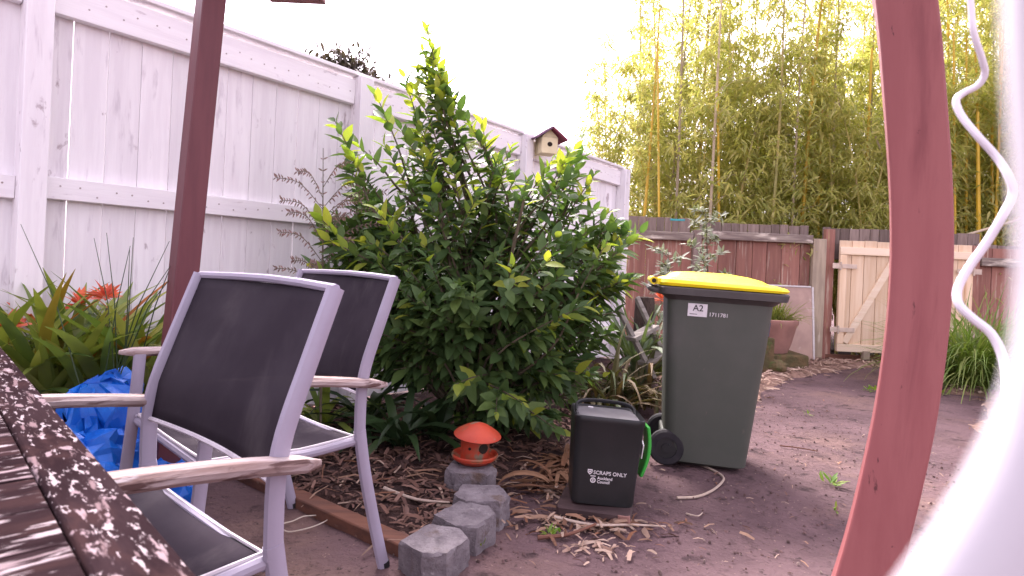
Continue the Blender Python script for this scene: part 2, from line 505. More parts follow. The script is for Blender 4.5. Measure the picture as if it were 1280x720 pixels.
M['pot_grass'] = leafmat('pot_plant_blade', [(.20, .24, .06), (.27, .28, .09), (.16, .22, .05)], .5, .3, .35, sc=7)
M['weed'] = leafmat('weed_leaf', [(.10, .20, .03), (.16, .26, .04), (.22, .26, .04)], .5, .3, .35)
M['dark_tree'] = leafmat('far_tree_leaf', [(.085, .08, .07), (.11, .095, .085), (.13, .095, .095)], .6, .2, .1)
M['wisp'] = leafmat('wispy_leaflet', [(.19, .13, .12), (.26, .17, .15), (.16, .14, .10), (.32, .21, .19)], .6, .2, .2, (1.2, 1, .9))
M['olive'] = leafmat('grey_olive_leaf', [(.22, .24, .18), (.28, .30, .23), (.17, .20, .13)], .55, .3, .2)
M['litter'] = leafmat('dry_leaf', [(.16, .085, .055), (.30, .19, .13), (.42, .31, .24), (.10, .055, .04), (.24, .11, .06), (.36, .25, .18)], .8, .2, .08, (1, 1, 1), 40)
M['litter_dark'] = leafmat('rotting_leaf', [(.075, .042, .035), (.14, .075, .055), (.05, .03, .027), (.22, .13, .10), (.10, .05, .04)], .85, .2, 0, None, 40)
M['litter_tan'] = leafmat('tan_leaf', [(.34, .22, .165), (.46, .33, .255), (.25, .155, .115), (.54, .41, .32)], .8, .2, .08, (1, 1, 1), 40)
M['nail'] = mat('rusty_nail', (.34, .28, .27), (.48, .43, .43), 30, rough=.7, bump=0, rnd=0)
M['grit'] = leafmat('grit', [(.10, .06, .058), (.16, .10, .095), (.07, .045, .044), (.24, .18, .16)], .95, .1, 0, None, 60)
M['dead_frond'] = leafmat('dead_frond', [(.22, .11, .06), (.15, .075, .045), (.30, .17, .10)], .8, .2, .05, (1, 1, 1), 20)

# ------------------------------------------------------------------ setting: ground
def poly_in(poly, X, Y):
    """signed distance-like value: positive inside"""
    n = len(poly)
    inside = np.zeros(X.shape, bool); dist = np.full(X.shape, 1e9)
    for i in range(n):
        x1, y1 = poly[i]; x2, y2 = poly[(i + 1) % n]
        c = ((y1 > Y) != (y2 > Y)) & (X < (x2 - x1) * (Y - y1) / ((y2 - y1) if y2 != y1 else 1e-9) + x1)
        inside ^= c
        dx, dy = x2 - x1, y2 - y1
        t = np.clip(((X - x1) * dx + (Y - y1) * dy) / (dx * dx + dy * dy + 1e-12), 0, 1)
        dist = np.minimum(dist, np.hypot(X - x1 - t * dx, Y - y1 - t * dy))
    return np.where(inside, dist, -dist)

def fnoise(x, y, s, seed=0.0):
    return mnoise.fractal(Vector((x * s + seed, y * s - seed, seed)), 1.0, 2.0, 4)

def gz(x, y):
    w = max(0.0, 1 - max(abs(x - 1.0) / 6.5, abs(y - 3.5) / 6.0))
    return min(1, w * 4) * (.010 * fnoise(x, y, .9, 3.1) + .0035 * fnoise(x, y, 6, 1.7))
gx = np.concatenate([[-150, -60, -25, -10], np.linspace(-5, 7, 170), [10, 25, 60, 150]])
gy = np.concatenate([[-150, -60, -25, -8], np.linspace(-2, 9, 160), [14, 30, 70, 200]])
V = np.array([(x, y, gz(x, y)) for y in gy for x in gx])
nx = len(gx)
F = np.array([(j * nx + i, j * nx + i + 1, (j + 1) * nx + i + 1, (j + 1) * nx + i) for j in range(len(gy) - 1) for i in range(nx - 1)])
o = ob('ground', npmesh('ground', V, F, M['soil']), None, kind='structure')
o['label'] = 'packed purple brown soil of the yard path'

def bed(name, pix, mt, h, step=.045, seed=1.0, label=''):
    poly = [(p[0], p[1]) for p in pix]
    xs = np.arange(min(p[0] for p in poly) - .1, max(p[0] for p in poly) + .1, step)
    ys = np.arange(min(p[1] for p in poly) - .1, max(p[1] for p in poly) + .1, step)
    X, Y = np.meshgrid(xs, ys)
    Dm = poly_in(poly, X, Y)
    Z = np.zeros_like(X)
    for j in range(X.shape[0]):
        for i in range(X.shape[1]):
            d = Dm[j, i] + .05 * fnoise(X[j, i], Y[j, i], 4, seed)
            t = min(1, max(0, (d + .06) / .14))
            Z[j, i] = -.03 + (t * t * (3 - 2 * t)) * (.03 + h + .022 * fnoise(X[j, i], Y[j, i], 5, seed + 2))
    W = X.shape[1]
    keep = (Dm > -.14)
    F = [(j * W + i, j * W + i + 1, (j + 1) * W + i + 1, (j + 1) * W + i) for j in range(X.shape[0] - 1) for i in range(W - 1)
         if keep[j, i] or keep[j + 1, i + 1]]
    V = np.stack([X.ravel(), Y.ravel(), Z.ravel()], 1)
    F = np.array(F)
    used = np.unique(F); remap = -np.ones(len(V), int); remap[used] = np.arange(len(used))
    o = ob(name, npmesh(name, V[used], remap[F], mt), None, kind='structure')
    o['label'] = label
    def zf(x, y):
        i = int(round((x - xs[0]) / step)); j = int(round((y - ys[0]) / step))
        return float(Z[min(max(j, 0), Z.shape[0] - 1), min(max(i, 0), W - 1)])
    return poly, zf

def g2(px, py):
    v = G(px, py)
    return (v.x, v.y)
BED = [(-3.6, 1.6), (-1.5, 2.62), g2(300, 590), g2(372, 622), g2(560, 716), g2(575, 690), g2(622, 632), g2(628, 600), g2(700, 575), g2(712, 548),
       g2(775, 540), g2(810, 505), (1.25, 4.3), (1.1, 5.2), (1.25, 6.5), (.9, 6.3), (-2.4, 2.35), (-4.0, 1.6)]
bed_poly, bed_z = bed('garden_bed', BED, M['mulch'], .035, label='dark mulched garden bed under the citrus bush')
LB = [g2(915, 545), g2(955, 492), g2(990, 474), g2(1060, 461), g2(1110, 458), g2(1135, 455), (4.05, 7.0), (1.35, 7.0), (1.35, 5.0), (1.3, 4.5)]
back_poly, back_z = bed('litter_bank', LB, M['tan_litter'], .03, seed=5, label='tan leaf litter banked along the brown fence')
RB = [g2(1168, 462), g2(1180, 492), g2(1225, 496), g2(1232, 520), g2(1215, 530), g2(1225, 545), g2(1300, 590), (9.0, 5.4), (9.0, 7.0), (4.5, 7.0)]
right_poly, right_z = bed('litter_verge', RB, M['tan_litter'], .02, seed=9, label='tan leaf litter below the grass clump')

# leaf litter
def litter(name, n, sampler, zf, mt, size, tilt=.35, label='', aspect=(1, 1), tmpl=CHIP):
    P, D, U, S = [], [], [], []
    while len(P) < n:
        x, y = sampler()
        if x is None:
            continue
        P.append((x, y, zf(x, y) + .004 + random.random() * .012))
        a = random.random() * 6.283
        D.append((math.cos(a), math.sin(a), random.uniform(-.25, .25)))
        U.append((random.gauss(0, tilt), random.gauss(0, tilt), 1))
        s = random.uniform(*size)
        S.append((s, s * random.uniform(*aspect), s))
    Rm = frames(np.array(D, float), np.array(U, float))
    o = ob(name, scatter(name, tmpl[0], tmpl[1], Rm, np.array(P), np.array(S), mt), None, kind='stuff')
    o['label'] = label
    return o
def in_poly(poly):
    xs = [p[0] for p in poly]; ys = [p[1] for p in poly]
    def f():
        x, y = random.uniform(min(xs), max(xs)), random.uniform(min(ys), max(ys))
        return (x, y) if poly_in(poly, np.array([x]), np.array([y]))[0] > -.03 else (None, None)
    return f
def near_bed():
    x, y = random.uniform(-1.6, 1.1), random.uniform(1.6, 3.9)
    return (x, y) if poly_in(bed_poly, np.array([x]), np.array([y]))[0] > 0.0 else (None, None)
litter('bed_litter', 3600, near_bed, bed_z, M['litter_dark'], (.02, .075), .4, 'brown rotting leaves over the dark bed', (.5, 1.0))
litter('bed_twigs', 420, near_bed, bed_z, M['litter'], (.05, .16), .3, 'thin pale twigs and dry strips on the bed', (.12, .3))
litter('bank_litter', 2600, in_poly(back_poly), back_z, M['litter_tan'], (.03, .10), .4, 'tan dry leaves along the brown fence', (.4, 1))
litter('verge_litter', 1500, in_poly(right_poly), right_z, M['litter_tan'], (.03, .10), .4, 'tan dry leaves around the grass clump', (.4, 1))
def blob(px, py, sx, sy):
    c = G(px, py)
    def f():
        return c.x + random.gauss(0, sx), c.y + random.gauss(0, sy)
    return f
zero = lambda x, y: gz(x, y)
litter('path_litter', 190, blob(735, 655, .16, .07), zero, M['litter'], (.025, .085), .5, 'dry leaves swept in front of the black caddy', (.4, 1))
litter('path_litter', 60, blob(738, 684, .06, .04), zero, M['litter_tan'], (.02, .06), .7, 'pale curled leaf scraps on the path', (.5, 1))
litter('path_litter', 120, blob(690, 612, .10, .09), zero, M['litter'], (.03, .10), .6, 'dry leaves between the blocks and the caddy', (.3, 1))
def path_any():
    x, y = random.uniform(-.4, 3.2), random.uniform(1.3, 6.2)
    return (x, y) if poly_in(bed_poly, np.array([x]), np.array([y]))[0] < 0 else (None, None)
litter('path_litter', 420, path_any, zero, M['litter'], (.012, .045), .3, 'small scattered leaf bits on the path', (.25, .8))

def path_near():
    x, y = random.uniform(-.4, 2.4), random.uniform(1.5, 4.6)
    return (x, y) if poly_in(bed_poly, np.array([x]), np.array([y]))[0] < 0 else (None, None)
CUBE = (np.array([(-.5, -.5, -.3), (.5, -.4, -.3), (.4, .5, -.3), (-.45, .4, -.3), (-.3, -.3, .3), (.3, -.25, .35), (.25, .3, .3), (-.3, .25, .25)], float),
        np.array([(0, 1, 5, 4), (1, 2, 6, 5), (2, 3, 7, 6), (3, 0, 4, 7), (4, 5, 6, 7)]))
litter('path_grit', 1500, path_near, lambda x, y: gz(x, y) - .006, M['grit'], (.004, .013), .3, 'loose grit and crumbs of soil on the path', (.7, 1.2), CUBE)
litter('path_litter', 300, path_near, zero, M['litter_dark'], (.01, .04), .3, 'dark leaf crumbs trodden into the path', (.3, .9))

# ------------------------------------------------------------------ white fence
U = Vector((.642, .767, 0)).normalized()
WF0 = Vector((-2.07, 2.58, 0))
WANG = math.atan2(U.y, U.x)
wf = thing('white_fence', 'tall white painted board fence running along the left side of the yard', 'fence', WF0, WANG)
PITCH = 1.635
def board_mesh(w, h, t=.019, name='board'):
    return MB().box((0, 0, h / 2), (w, t, h)).mesh(name)
bms = [board_mesh(.1315 + .001 * i, 1.90) for i in range(4)]
def ftop(x):
    """how much higher than 1.97 m the fence top is along its length"""
    return .115 - .045 * (x / PITCH - .5)
x = -2 * PITCH
i = 0
while x < 3 * PITCH - .02:
    w = .1365
    o = ob('board', bms[i % 4], M['white_board'], wf, bevel=.002, loc=(x + w / 2, .011 + random.uniform(-.0015, .0015), .05 + random.uniform(-.006, .006)))
    o.scale.z = (1.91 + ftop(x + w / 2)) / 1.90
    x += w; i += 1
postm = MB().box((0, 0, .985), (.095, .105, 1.97)).mesh('post')
for k in range(-2, 4):
    o = ob('post', postm, M['white_board'], wf, bevel=.004, loc=(k * PITCH, -.0525, 0))
    o.scale.z = (1.985 + ftop(k * PITCH)) / 1.97
trm = MB().box((0, 0, 0), (PITCH - .097, .045, .15)).mesh('rail')
mrm = MB().box((0, 0, 0), (PITCH - .097, .045, .095)).mesh('rail')
cpm = MB().box((0, 0, 0), (PITCH - .004, .10, .022)).mesh('capping')
fr = (0, math.atan(.045 / PITCH), 0)
for k in range(-2, 3):
    xc = (k + .5) * PITCH
    h = ftop(xc)
    ob('rail', trm, M['white_rail'], wf, bevel=.003, loc=(xc, -.0235, 1.888 + h), rot=fr)
    ob('rail', mrm, M['white_rail'], wf, bevel=.003, loc=(xc, -.0235, 1.195), rot=(0, fr[1] * .3, 0))
    ob('rail', mrm, M['white_rail'], wf, bevel=.003, loc=(xc, -.0235, .33))
    if k != 0:
        ob('capping', cpm, M['white_rail'], wf, bevel=.003, loc=(xc, -.02, 1.9985 + h), rot=fr)
ob('capping', cpm, M['white_rail'], wf, bevel=.003, loc=(.5 * PITCH, -.02, 1.9985 + ftop(.5 * PITCH)), rot=fr)

nails = MB()
for k_ in range(i):
    xb_ = -2 * PITCH + (k_ + .5) * .1365
    for zz_ in (1.888 + ftop(xb_), 1.195, .33):
        for dx_ in (-.03, .03):
            xx_, z2_ = xb_ + dx_ + random.uniform(-.006, .006), zz_ + random.uniform(-.02, .02)
            nails.tube([(xx_, -.0462, z2_), (xx_, -.0475, z2_)], .0042, 6)
ob('nails', nails, M['nail'], wf, kind='stuff')

# ------------------------------------------------------------------ brown back fence with gates
BY = 7.0
def bx_(px, d=BY):
    return A(px, 345, d).x
bf = thing('brown_fence', 'weathered red brown timber fence left of the pale gates', 'fence', (0, BY, 0))
def back_section(par, x0, x1, rail_z, top, upw=.115):
    x = x0
    while x < x1 - .03:
        w = min(random.uniform(.15, .22), x1 - x)
        ob('board', MB().box((0, 0, 0), (w - .006, .018, 1.36)), M['red_board'], par, bevel=.002, loc=(x + w / 2, random.uniform(-.003, .003), .70))
        x += w
    x = x0
    while x < x1 - .03:
        w = min(random.uniform(.08, upw + .03), x1 - x)
        h = .34 + random.uniform(-.012, .012)
        ob('board', MB().box((0, 0, 0), (w - .007, .018, h)), M['grey_paling'], par, bevel=.002, loc=(x + w / 2, .028 + random.uniform(-.004, .004), top - h / 2 + random.uniform(-.008, .008)), label='grey weathered paling above the rail')
        x += w
    ob('rail', MB().box((0, 0, 0), (x1 - x0 - .012, .06, .095)), M['grey_rail'], par, bevel=.006, loc=((x0 + x1) / 2, -.045, rail_z))
xa, xb, xc_, xd = bx_(783), bx_(868), bx_(1030), bx_(1040)
back_section(bf, xa, xb - .045, 1.36, 1.57)
back_section(bf, xb + .045, xc_ - .17, 1.39, 1.545)
ob('post', MB().box((0, 0, .72), (.085, .09, 1.44)), M['grey_paling'], bf, bevel=.005, loc=(xb, -.03, 0))
ob('post', MB().box((0, 0, .70), (.15, .07, 1.40)), M['pale_post'], bf, bevel=.005, loc=(xc_ - .09, -.03, 0), label='pale weathered gate post board')
ob('post', MB().box((0, 0, .76), (.10, .08, 1.52)), M['red_board'], bf, bevel=.004, loc=(xc_ + .05, .02, 0))
gx0 = bx_(1040)
gx1 = bx_(1121)
gx2 = bx_(1207)
x = xc_ - .01
while x < gx2 + .1:
    w = random.uniform(.09, .14)
    ob('board', MB().box((0, 0, 0), (w - .007, .018, .36)), M['grey_paling'], bf, bevel=.002, loc=(x + w / 2, .06, 1.36 + random.uniform(-.008, .008)), label='grey weathered paling above the gates')
    x += w
ob('plinth_board', MB().box((0, 0, 0), (gx2 - gx0 + .1, .05, .11)), M['edging'], bf, bevel=.005, loc=((gx0 + gx2) / 2, .0, .03))
bf2 = thing('brown_fence', 'short run of dark red brown fence right of the pale gates behind the grass clump', 'fence', (0, BY, 0))
back_section(bf2, gx2 + .12, gx2 + 3.4, 1.22, 1.42)
ob('post', MB().box((0, 0, .70), (.10, .09, 1.40)), M['red_board'], bf2, bevel=.005, loc=(gx2 + .062, -.02, 0))

def gate(label, x0, x1, flip):
    g = thing('timber_gate', label, 'gate', (x0, BY - .075, 0), 0, 'pair of pale timber gates')
    w = x1 - x0
    n = 5
    bw = w / n
    for i in range(n):
        ob('board', MB().box((0, 0, 0), (bw - .006, .02, 1.26)), M['pine'], g, bevel=.002, loc=((i + .5) * bw, .0, .765 + random.uniform(-.004, .004)))
    for z, h in ((1.275, .085), (.175, .085)):
        ob('rail', MB().box((0, 0, 0), (w, .03, h)), M['pine_rail'], g, bevel=.003, loc=(w / 2, -.026, z))
    for xx in (.035, w - .035):
        ob('stile', MB().box((0, 0, 0), (.07, .03, 1.01)), M['pine'], g, bevel=.003, loc=(xx, -.026, .7245), label='pale gate stile')
    a, b = (Vector((.085, -.024, .235)), Vector((w - .085, -.024, 1.215)))
    if flip:
        a, b = Vector((w - .085, -.024, .235)), Vector((.085, -.024, 1.215))
    ob('brace', MB().bar(a, b, .026, .075, up=(0, -1, 0)) if False else MB().bar(a, b, .075, .026, up=(0, 1, 0)), M['pine_rail'], g, bevel=.003)
    hx = 0.0 if not flip else w
    s = 1 if not flip else -1
    for z in (1.10, .38):
        h = ob('hinge', MB().box((s * .10, -.046, z), (.17, .006, .05)).box((-s * .045, -.046, z), (.09, .006, .06)), M['galv'], g, loc=(hx, 0, 0), bevel=.002)
        ob('hinge_pin', MB().tube([(0, -.052, z - .045), (0, -.052, z + .045)], .010, 8), M['galv'], h)
    return g
ga = gate('pale timber gate leaf with diagonal brace left of the maroon post', gx0 + .03, gx1 - .006, False)
gb = gate('pale timber gate leaf mostly hidden behind the maroon post, next to the grass clump', gx1 + .006, gx2 + .0, True)
ob('latch_block', MB().box((.33, -.035, .10), (.075, .05, .10)), M['pale_post'], ga, bevel=.004)

# ------------------------------------------------------------------ pergola posts
base = A(240, 240, 2.2)
PFA = R(47)
pf = thing('pergola', 'dark maroon timber post with overhead beam behind the two chairs', 'post', (base.x, base.y, 0), PFA)
def sq(s, c, z):
    return [Vector((c.x + sx * s / 2, c.y + sy * s / 2, z)) for sx, sy in ((1, 1), (-1, 1), (-1, -1), (1, -1))]
zmid = .96 + .22
ob('post', MB().loft([sq(.080, Vector(((z - zmid) * .045, (z - zmid) * -.02, 0)), z) for z in (0, .5, 1.0, 1.5, 2.0, 2.14)]), M['maroon_dark'], pf, bevel=.004)
rz_ = Matrix.Rotation(-PFA, 3, 'Z')
def P_(x, y, z):
    return rz_ @ Vector((x, y, z))
ob('bracket', MB().box(P_(.075, 0, 1.965), (.07, .05, .07), rz_), M['maroon'], pf, bevel=.006)
ob('beam', MB().box(P_(1.05, -.05, 2.07), (2.5, .05, .14), rz_), M['maroon_dark'], pf, bevel=.004)
rx_ = A(376, 0, 2.5)
rz0 = A(376, 8, 2.5).z
ob('rafter', MB().box(P_(rx_.x - base.x, (2.5 - base.y) / 2 - .012, rz0 + .055), (.225, 2.5 - base.y - .02, .11), rz_), M['maroon'], pf, bevel=.006, label='purple brown rafter end poking in at the top edge')

PX = [(-160, 1104), (0, 1129.5), (120, 1141), (240, 1149), (340, 1149.5), (440, 1141), (560, 1121), (720, 1080), (900, 1012)]
PD = 1.0
cen = [A(c, y, PD) for y, c in PX]
rp0 = cen[-1]
rp = thing('pergola_post', 'thick maroon timber post bowing in front of the gates, nearest thing on the right', 'post', (rp0.x - .10, rp0.y, 0), 0)
rings = []
yaw = R(-30)
ca, sa = math.cos(yaw), math.sin(yaw)
hw = .0415
def sec(c):
    out = []
    for sx, sy in ((1, 1), (-1, 1), (-1, -1), (1, -1)):
        lx, ly = sx * hw, sy * hw
        out.append(Vector((c.x + lx * ca - ly * sa, c.y + lx * sa + ly * ca, c.z)) - Vector(rp.location))
    return out
pts = [Vector((cen[-1].x - .10, cen[-1].y, 0))] + cen[::-1] + [Vector((cen[0].x - .03, cen[0].y, 2.16))]
pts[0].z = 0.0
# smooth spline through the centres
def catmull(P, n=6):
    out = []
    for i in range(len(P) - 1):
        p0, p1, p2, p3 = P[max(i - 1, 0)], P[i], P[i + 1], P[min(i + 2, len(P) - 1)]
        for k in range(n):
            t = k / n
            out.append(.5 * ((2 * p1) + (p2 - p0) * t + (2 * p0 - 5 * p1 + 4 * p2 - p3) * t * t + (3 * p1 - p0 - 3 * p2 + p3) * t ** 3))
    out.append(P[-1])
    return out
ob('post_timber', MB().loft([sec(c) for c in catmull(pts, 5)]), M['maroon'], rp, bevel=.004)

ob('header', MB().box((pts[-1].x - rp.location.x + .1, -.30, 2.235), (.045, 1.5, .14)), M['maroon'], rp, bevel=.004)

# ------------------------------------------------------------------ chairs
def make_chair(label):
    c = thing('sling_chair', label, 'chair', (0, 0, 0), 0, 'outdoor sling chairs along the table')
    W = .60
    cm = M['chair_metal']
    for s in (-1, 1):
        y = s * W / 2
        up = catmull([Vector((-.232, y, .900)), Vector((-.185, y, .77)), Vector((-.14, y, .64)), Vector((-.127, y, .55)), Vector((-.128, y, .42))], 4)
        ob('back_upright', MB().tube(up, [(.019, .012)] * len(up), 10, (0, 1, 0)), cm, c)
        lg = catmull([Vector((-.127, y, .445)), Vector((-.150, y, .32)), Vector((-.19, y, .16)), Vector((-.235, y, 0.0))], 4)
        l = ob('leg', MB().tube(lg, [(.0200, .0135)] * len(lg), 10, (0, 1, 0)), cm, c)
        ob('foot', MB().tube([(-.236, y, .0), (-.232, y, .022)], [(.020, .014)] * 2, 10, (0, 1, 0)), M['rubber'], l)
        lg = catmull([Vector((.300, y, .625)), Vector((.312, y, .43)), Vector((.332, y, .2)), Vector((.350, y, 0.0))], 4)
        l = ob('leg', MB().tube(lg, [(.018, .012)] * len(lg), 10, (0, 1, 0)), cm, c)
        ob('foot', MB().tube([(.351, y, .0), (.349, y, .022)], [(.020, .014)] * 2, 10, (0, 1, 0)), M['rubber'], l)
        # weathered wooden arm
        rings = []
        n = 14
        for k in range(n + 1):
            t = k / n
            xx = -.205 + t * .56
            zz = .577 + .055 * t + .012 * math.sin(math.pi * t)
            e = min(1.0, math.sqrt(max(0, 1 - (max(0, abs(t - .5) - .44) / .06) ** 2)) + .12)
            hw_, ht = (.024 + .004 * math.sin(math.pi * t)) * e, .0125 * (e * .6 + .4)
            rings.append([Vector((xx, y + s * .018 + hw_ * a, zz + ht * b)) for a, b in ((1, .3), (.7, 1), (-.7, 1), (-1, .3), (-1, -.4), (-.7, -1), (.7, -1), (1, -.4))])
        ob('arm', MB().loft(rings), M['arm_wood'], c)
        sp = [Vector((-.128, y - s * .01, .415)), Vector((.05, y - s * .01, .405)), Vector((.20, y - s * .01, .42)), Vector((.31, y - s * .01, .425))]
        sp = catmull(sp, 4)
        ob('seat_rail', MB().tube(sp, .0135, 10), cm, c)
    ob('top_rail', MB().tube([(-.232, -W / 2, .898), (-.248, -W / 4, .902), (-.253, 0, .904), (-.248, W / 4, .902), (-.232, W / 2, .898)], .0095, 8), cm, c)
    for xx, zz in ((-.118, .408), (.302, .418)):
        ob('cross_bar', MB().tube([(xx, -W / 2 + .01, zz), (xx, W / 2 - .01, zz)], .0125, 8), cm, c)
    # woven slings
    def sheet(pf, name, nu=14, nv=12, th=.003):
        g = [[Vector(pf(u / nu, v / nv)) for u in range(nu + 1)] for v in range(nv + 1)]
        vs = [p for row in g for p in row]
        k = nu + 1
        fs = [(j * k + i, j * k + i + 1, (j + 1) * k + i + 1, (j + 1) * k + i) for j in range(nv) for i in range(nu)]
        o = ob(name, MB().add(vs, fs), M['sling'], c)
        md = o.modifiers.new('thick', 'SOLIDIFY'); md.thickness = th; md.offset = 0
        return g, o
    def back(u, v):
        z = .552 + (.893 - .552) * v
        # follow the uprights, sag backwards in the middle
        xs = np.interp(z, [.55, .64, .77, .90], [-.127, -.14, -.185, -.232])
        return (xs - .028 * math.sin(math.pi * u) * (.75 + .25 * v), (u - .5) * (W - .008), z + .0)
    def seat(u, v):
        xx = -.118 + .42 * v
        z = np.interp(xx, [-.128, .05, .2, .31], [.424, .414, .429, .434])
        return (xx, (u - .5) * (W - .03), z - .022 * math.sin(math.pi * u) * math.sin(math.pi * min(1, v * .9 + .08)) ** .6)
    g, o1 = sheet(back, 'back_sling')
    ob('edge_piping', MB().tube([p + Vector((.003, 0, 0)) for p in g[0]], .0055, 6), M['piping'], o1)
    for side_ in (0, -1):
        ob('edge_piping', MB().tube([r_[side_] + Vector((.007, 0, 0)) for r_ in g], .0045, 6), M['piping'], o1)
    g, o2 = sheet(seat, 'seat_sling')
    for side_ in (0, -1):
        ob('edge_piping', MB().tube([r_[side_] + Vector((0, 0, .004)) for r_ in g], .0045, 6), M['piping'], o2)
    for row in (g[0], g[-1]):
        ob('edge_piping', MB().tube([p + Vector((0, 0, .003)) for p in row], .004, 6), M['piping'], o2)
    return c
def sling_mat():
    m = mat('sling_mesh', (.040, .033, .041), (.053, .045, .054), 4, rough=1.0, spec=.0, bump=0, rnd=.05,
            layers=(((.085, .074, .080), 5, (1, 1, .4), .50, .78), ((.17, .16, .16), 30, (1, 1, 1), .72, .78)))
    N, L = m.node_tree.nodes, m.node_tree.links
    p = N['Principled BSDF']
    tc = N.new('ShaderNodeTexCoord')
    ck = N.new('ShaderNodeTexChecker'); ck.inputs['Scale'].default_value = 520
    L.new(tc.outputs['Object'], ck.inputs['Vector'])
    b = N.new('ShaderNodeBump'); b.inputs['Strength'].default_value = .3; b.inputs['Distance'].default_value = .001
    L.new(ck.outputs['Fac'], b.inputs['Height']); L.new(b.outputs[0], p.inputs['Normal'])
    tr_ = N.new('ShaderNodeBsdfTransparent'); ms = N.new('ShaderNodeMixShader')
    ms.inputs[0].default_value = .07
    L.new(p.outputs[0], ms.inputs[1]); L.new(tr_.outputs[0], ms.inputs[2])
    L.new(ms.outputs[0], N['Material Output'].inputs['Surface'])
    return m
M['sling'] = sling_mat()
ca_ = make_chair('nearer sling chair pushed up to the weathered table, dark mesh back and wooden arms')
cb_ = copy_tree(ca_)
cb_['label'] = 'farther sling chair, behind the nearer chair and beside the citrus bush'
ca_.location = (-.712, 1.176, 0); ca_.rotation_euler = (0, 0, R(229.5))
cb_.location = (-.735, 1.925, 0); cb_.rotation_euler = (0, 0, R(226.0))

# ------------------------------------------------------------------ table
TZ = .73
ta, tb = G(2, 433, TZ), G(252, 720, TZ)
te = (tb - ta); te.z = 0; te.normalize()           # along the edge towards the camera
tn = Vector((te.y, -te.x, 0))
if tn.dot(Vector((1, 1, 0))) > 0:
    tn = -tn                                       # pointing into the table
tang = math.atan2(te.y, te.x)
tbl = thing('garden_table', 'weathered outdoor table with peeling dark brown paint in the near left corner', 'table', (ta.x, ta.y, 0), tang)
sgn = 1 if Vector((-te.y, te.x, 0)).dot(tn) > 0 else -1   # local y sign into the table
L0, L1, TW = -.55, 1.72, .95
ob('edge_board', MB().box(((L0 + L1) / 2, sgn * .029, TZ - .0125), (L1 - L0, .056, .025)), M['table_wood'], tbl, bevel=.004)
ob('edge_board', MB().box(((L0 + L1) / 2, sgn * (TW - .029), TZ - .0125), (L1 - L0, .056, .025)), M['table_wood'], tbl, bevel=.004)
M['table_slat'] = mat('table_slat_wood', (.015, .009, .0105), (.026, .016, .018), 5, (5, 1, 5), rough=1.0, spec=.0, bump=.6, bscale=9, rnd=.15, detail=9,
    layers=(((.032, .018, .0185), 9, (2.2, .8, 2.2), .50, .64), ((.20, .15, .16), 12, (3.4, .35, 2.4), .555, .61), ((.27, .225, .235), 50, (2.2, .4, 1.5), .575, .62)))
xs_ = L0 + .045
while xs_ < L1 - .03:
    ob('slat', MB().box((0, 0, 0), (.0886, TW - .1165, .022)), M['table_slat'], tbl, bevel=.0015, loc=(xs_, sgn * TW / 2, TZ - .0125 + random.uniform(-.001, .001)))
    xs_ += .09
for yy in (.05, TW - .05):
    ob('apron', MB().box(((L0 + L1) / 2, sgn * yy, TZ - .065), (L1 - L0 - .1, .025, .07)), M['table_wood'], tbl, bevel=.003)
for xx in (L0 + .1, L1 - .1):
    for yy in (.12, TW - .12):
        ob('leg', MB().box((xx, sgn * yy, (TZ - .03) / 2), (.06, .06, TZ - .03)), M['table_wood'], tbl, bevel=.004)

# ------------------------------------------------------------------ wheelie bin
def text(body, size, mt, parent, mtx, name='lettering', extrude=.0006):
    cu = bpy.data.curves.new(name, 'FONT')
    cu.body = body; cu.size = size; cu.extrude = extrude; cu.align_x = 'LEFT'; cu.offset = size * .012; cu.resolution_u = 3
    tmp = bpy.data.objects.new('tmp', cu); col.objects.link(tmp)
    dg = bpy.context.evaluated_depsgraph_get()
    me = bpy.data.meshes.new_from_object(tmp.evaluated_get(dg))
    bpy.data.objects.remove(tmp)
    me.name = name
    o = bpy.data.objects.new(name, me)
    me.materials.clear(); me.materials.append(mt)
    col.objects.link(o)
    o.parent = parent
    o.matrix_local = mtx
    return o
bp = G(886, 589) + Vector((.03, .185, 0))
wb = thing('wheelie_bin', 'tall dark green wheeled bin with a yellow lid on the path', 'bin', bp, rot=(0, R(1.6), R(-11)))
HB = .88
def bsec(t, z, k=5):
    lx = .385 + (.50 - .385) * t
    ly = .37 + (.455 - .37) * t
    return rrect(lx, ly, .055, z, -.012 + .012 * t, 0, k)
ob('body', MB().loft([rrect(.33, .31, .05, .012, -.012, 0, 5), bsec(0, .03), bsec(.25, .22), bsec(.5, .43), bsec(.75, .64), bsec(.97, HB - .03)]), M['bin_green'], wb)
ob('rim', MB().loft([rrect(.50, .455, .055, HB - .062, 0, 0, 5), rrect(.545, .50, .05, HB - .04, 0, 0, 5), rrect(.585, .535, .045, HB - .036, .006, 0, 5), rrect(.595, .54, .04, HB - .006, .006, 0, 5),
               rrect(.585, .53, .04, HB, .006, 0, 5), rrect(.50, .44, .04, HB - .002, 0, 0, 5)]), M['bin_rim'], wb)
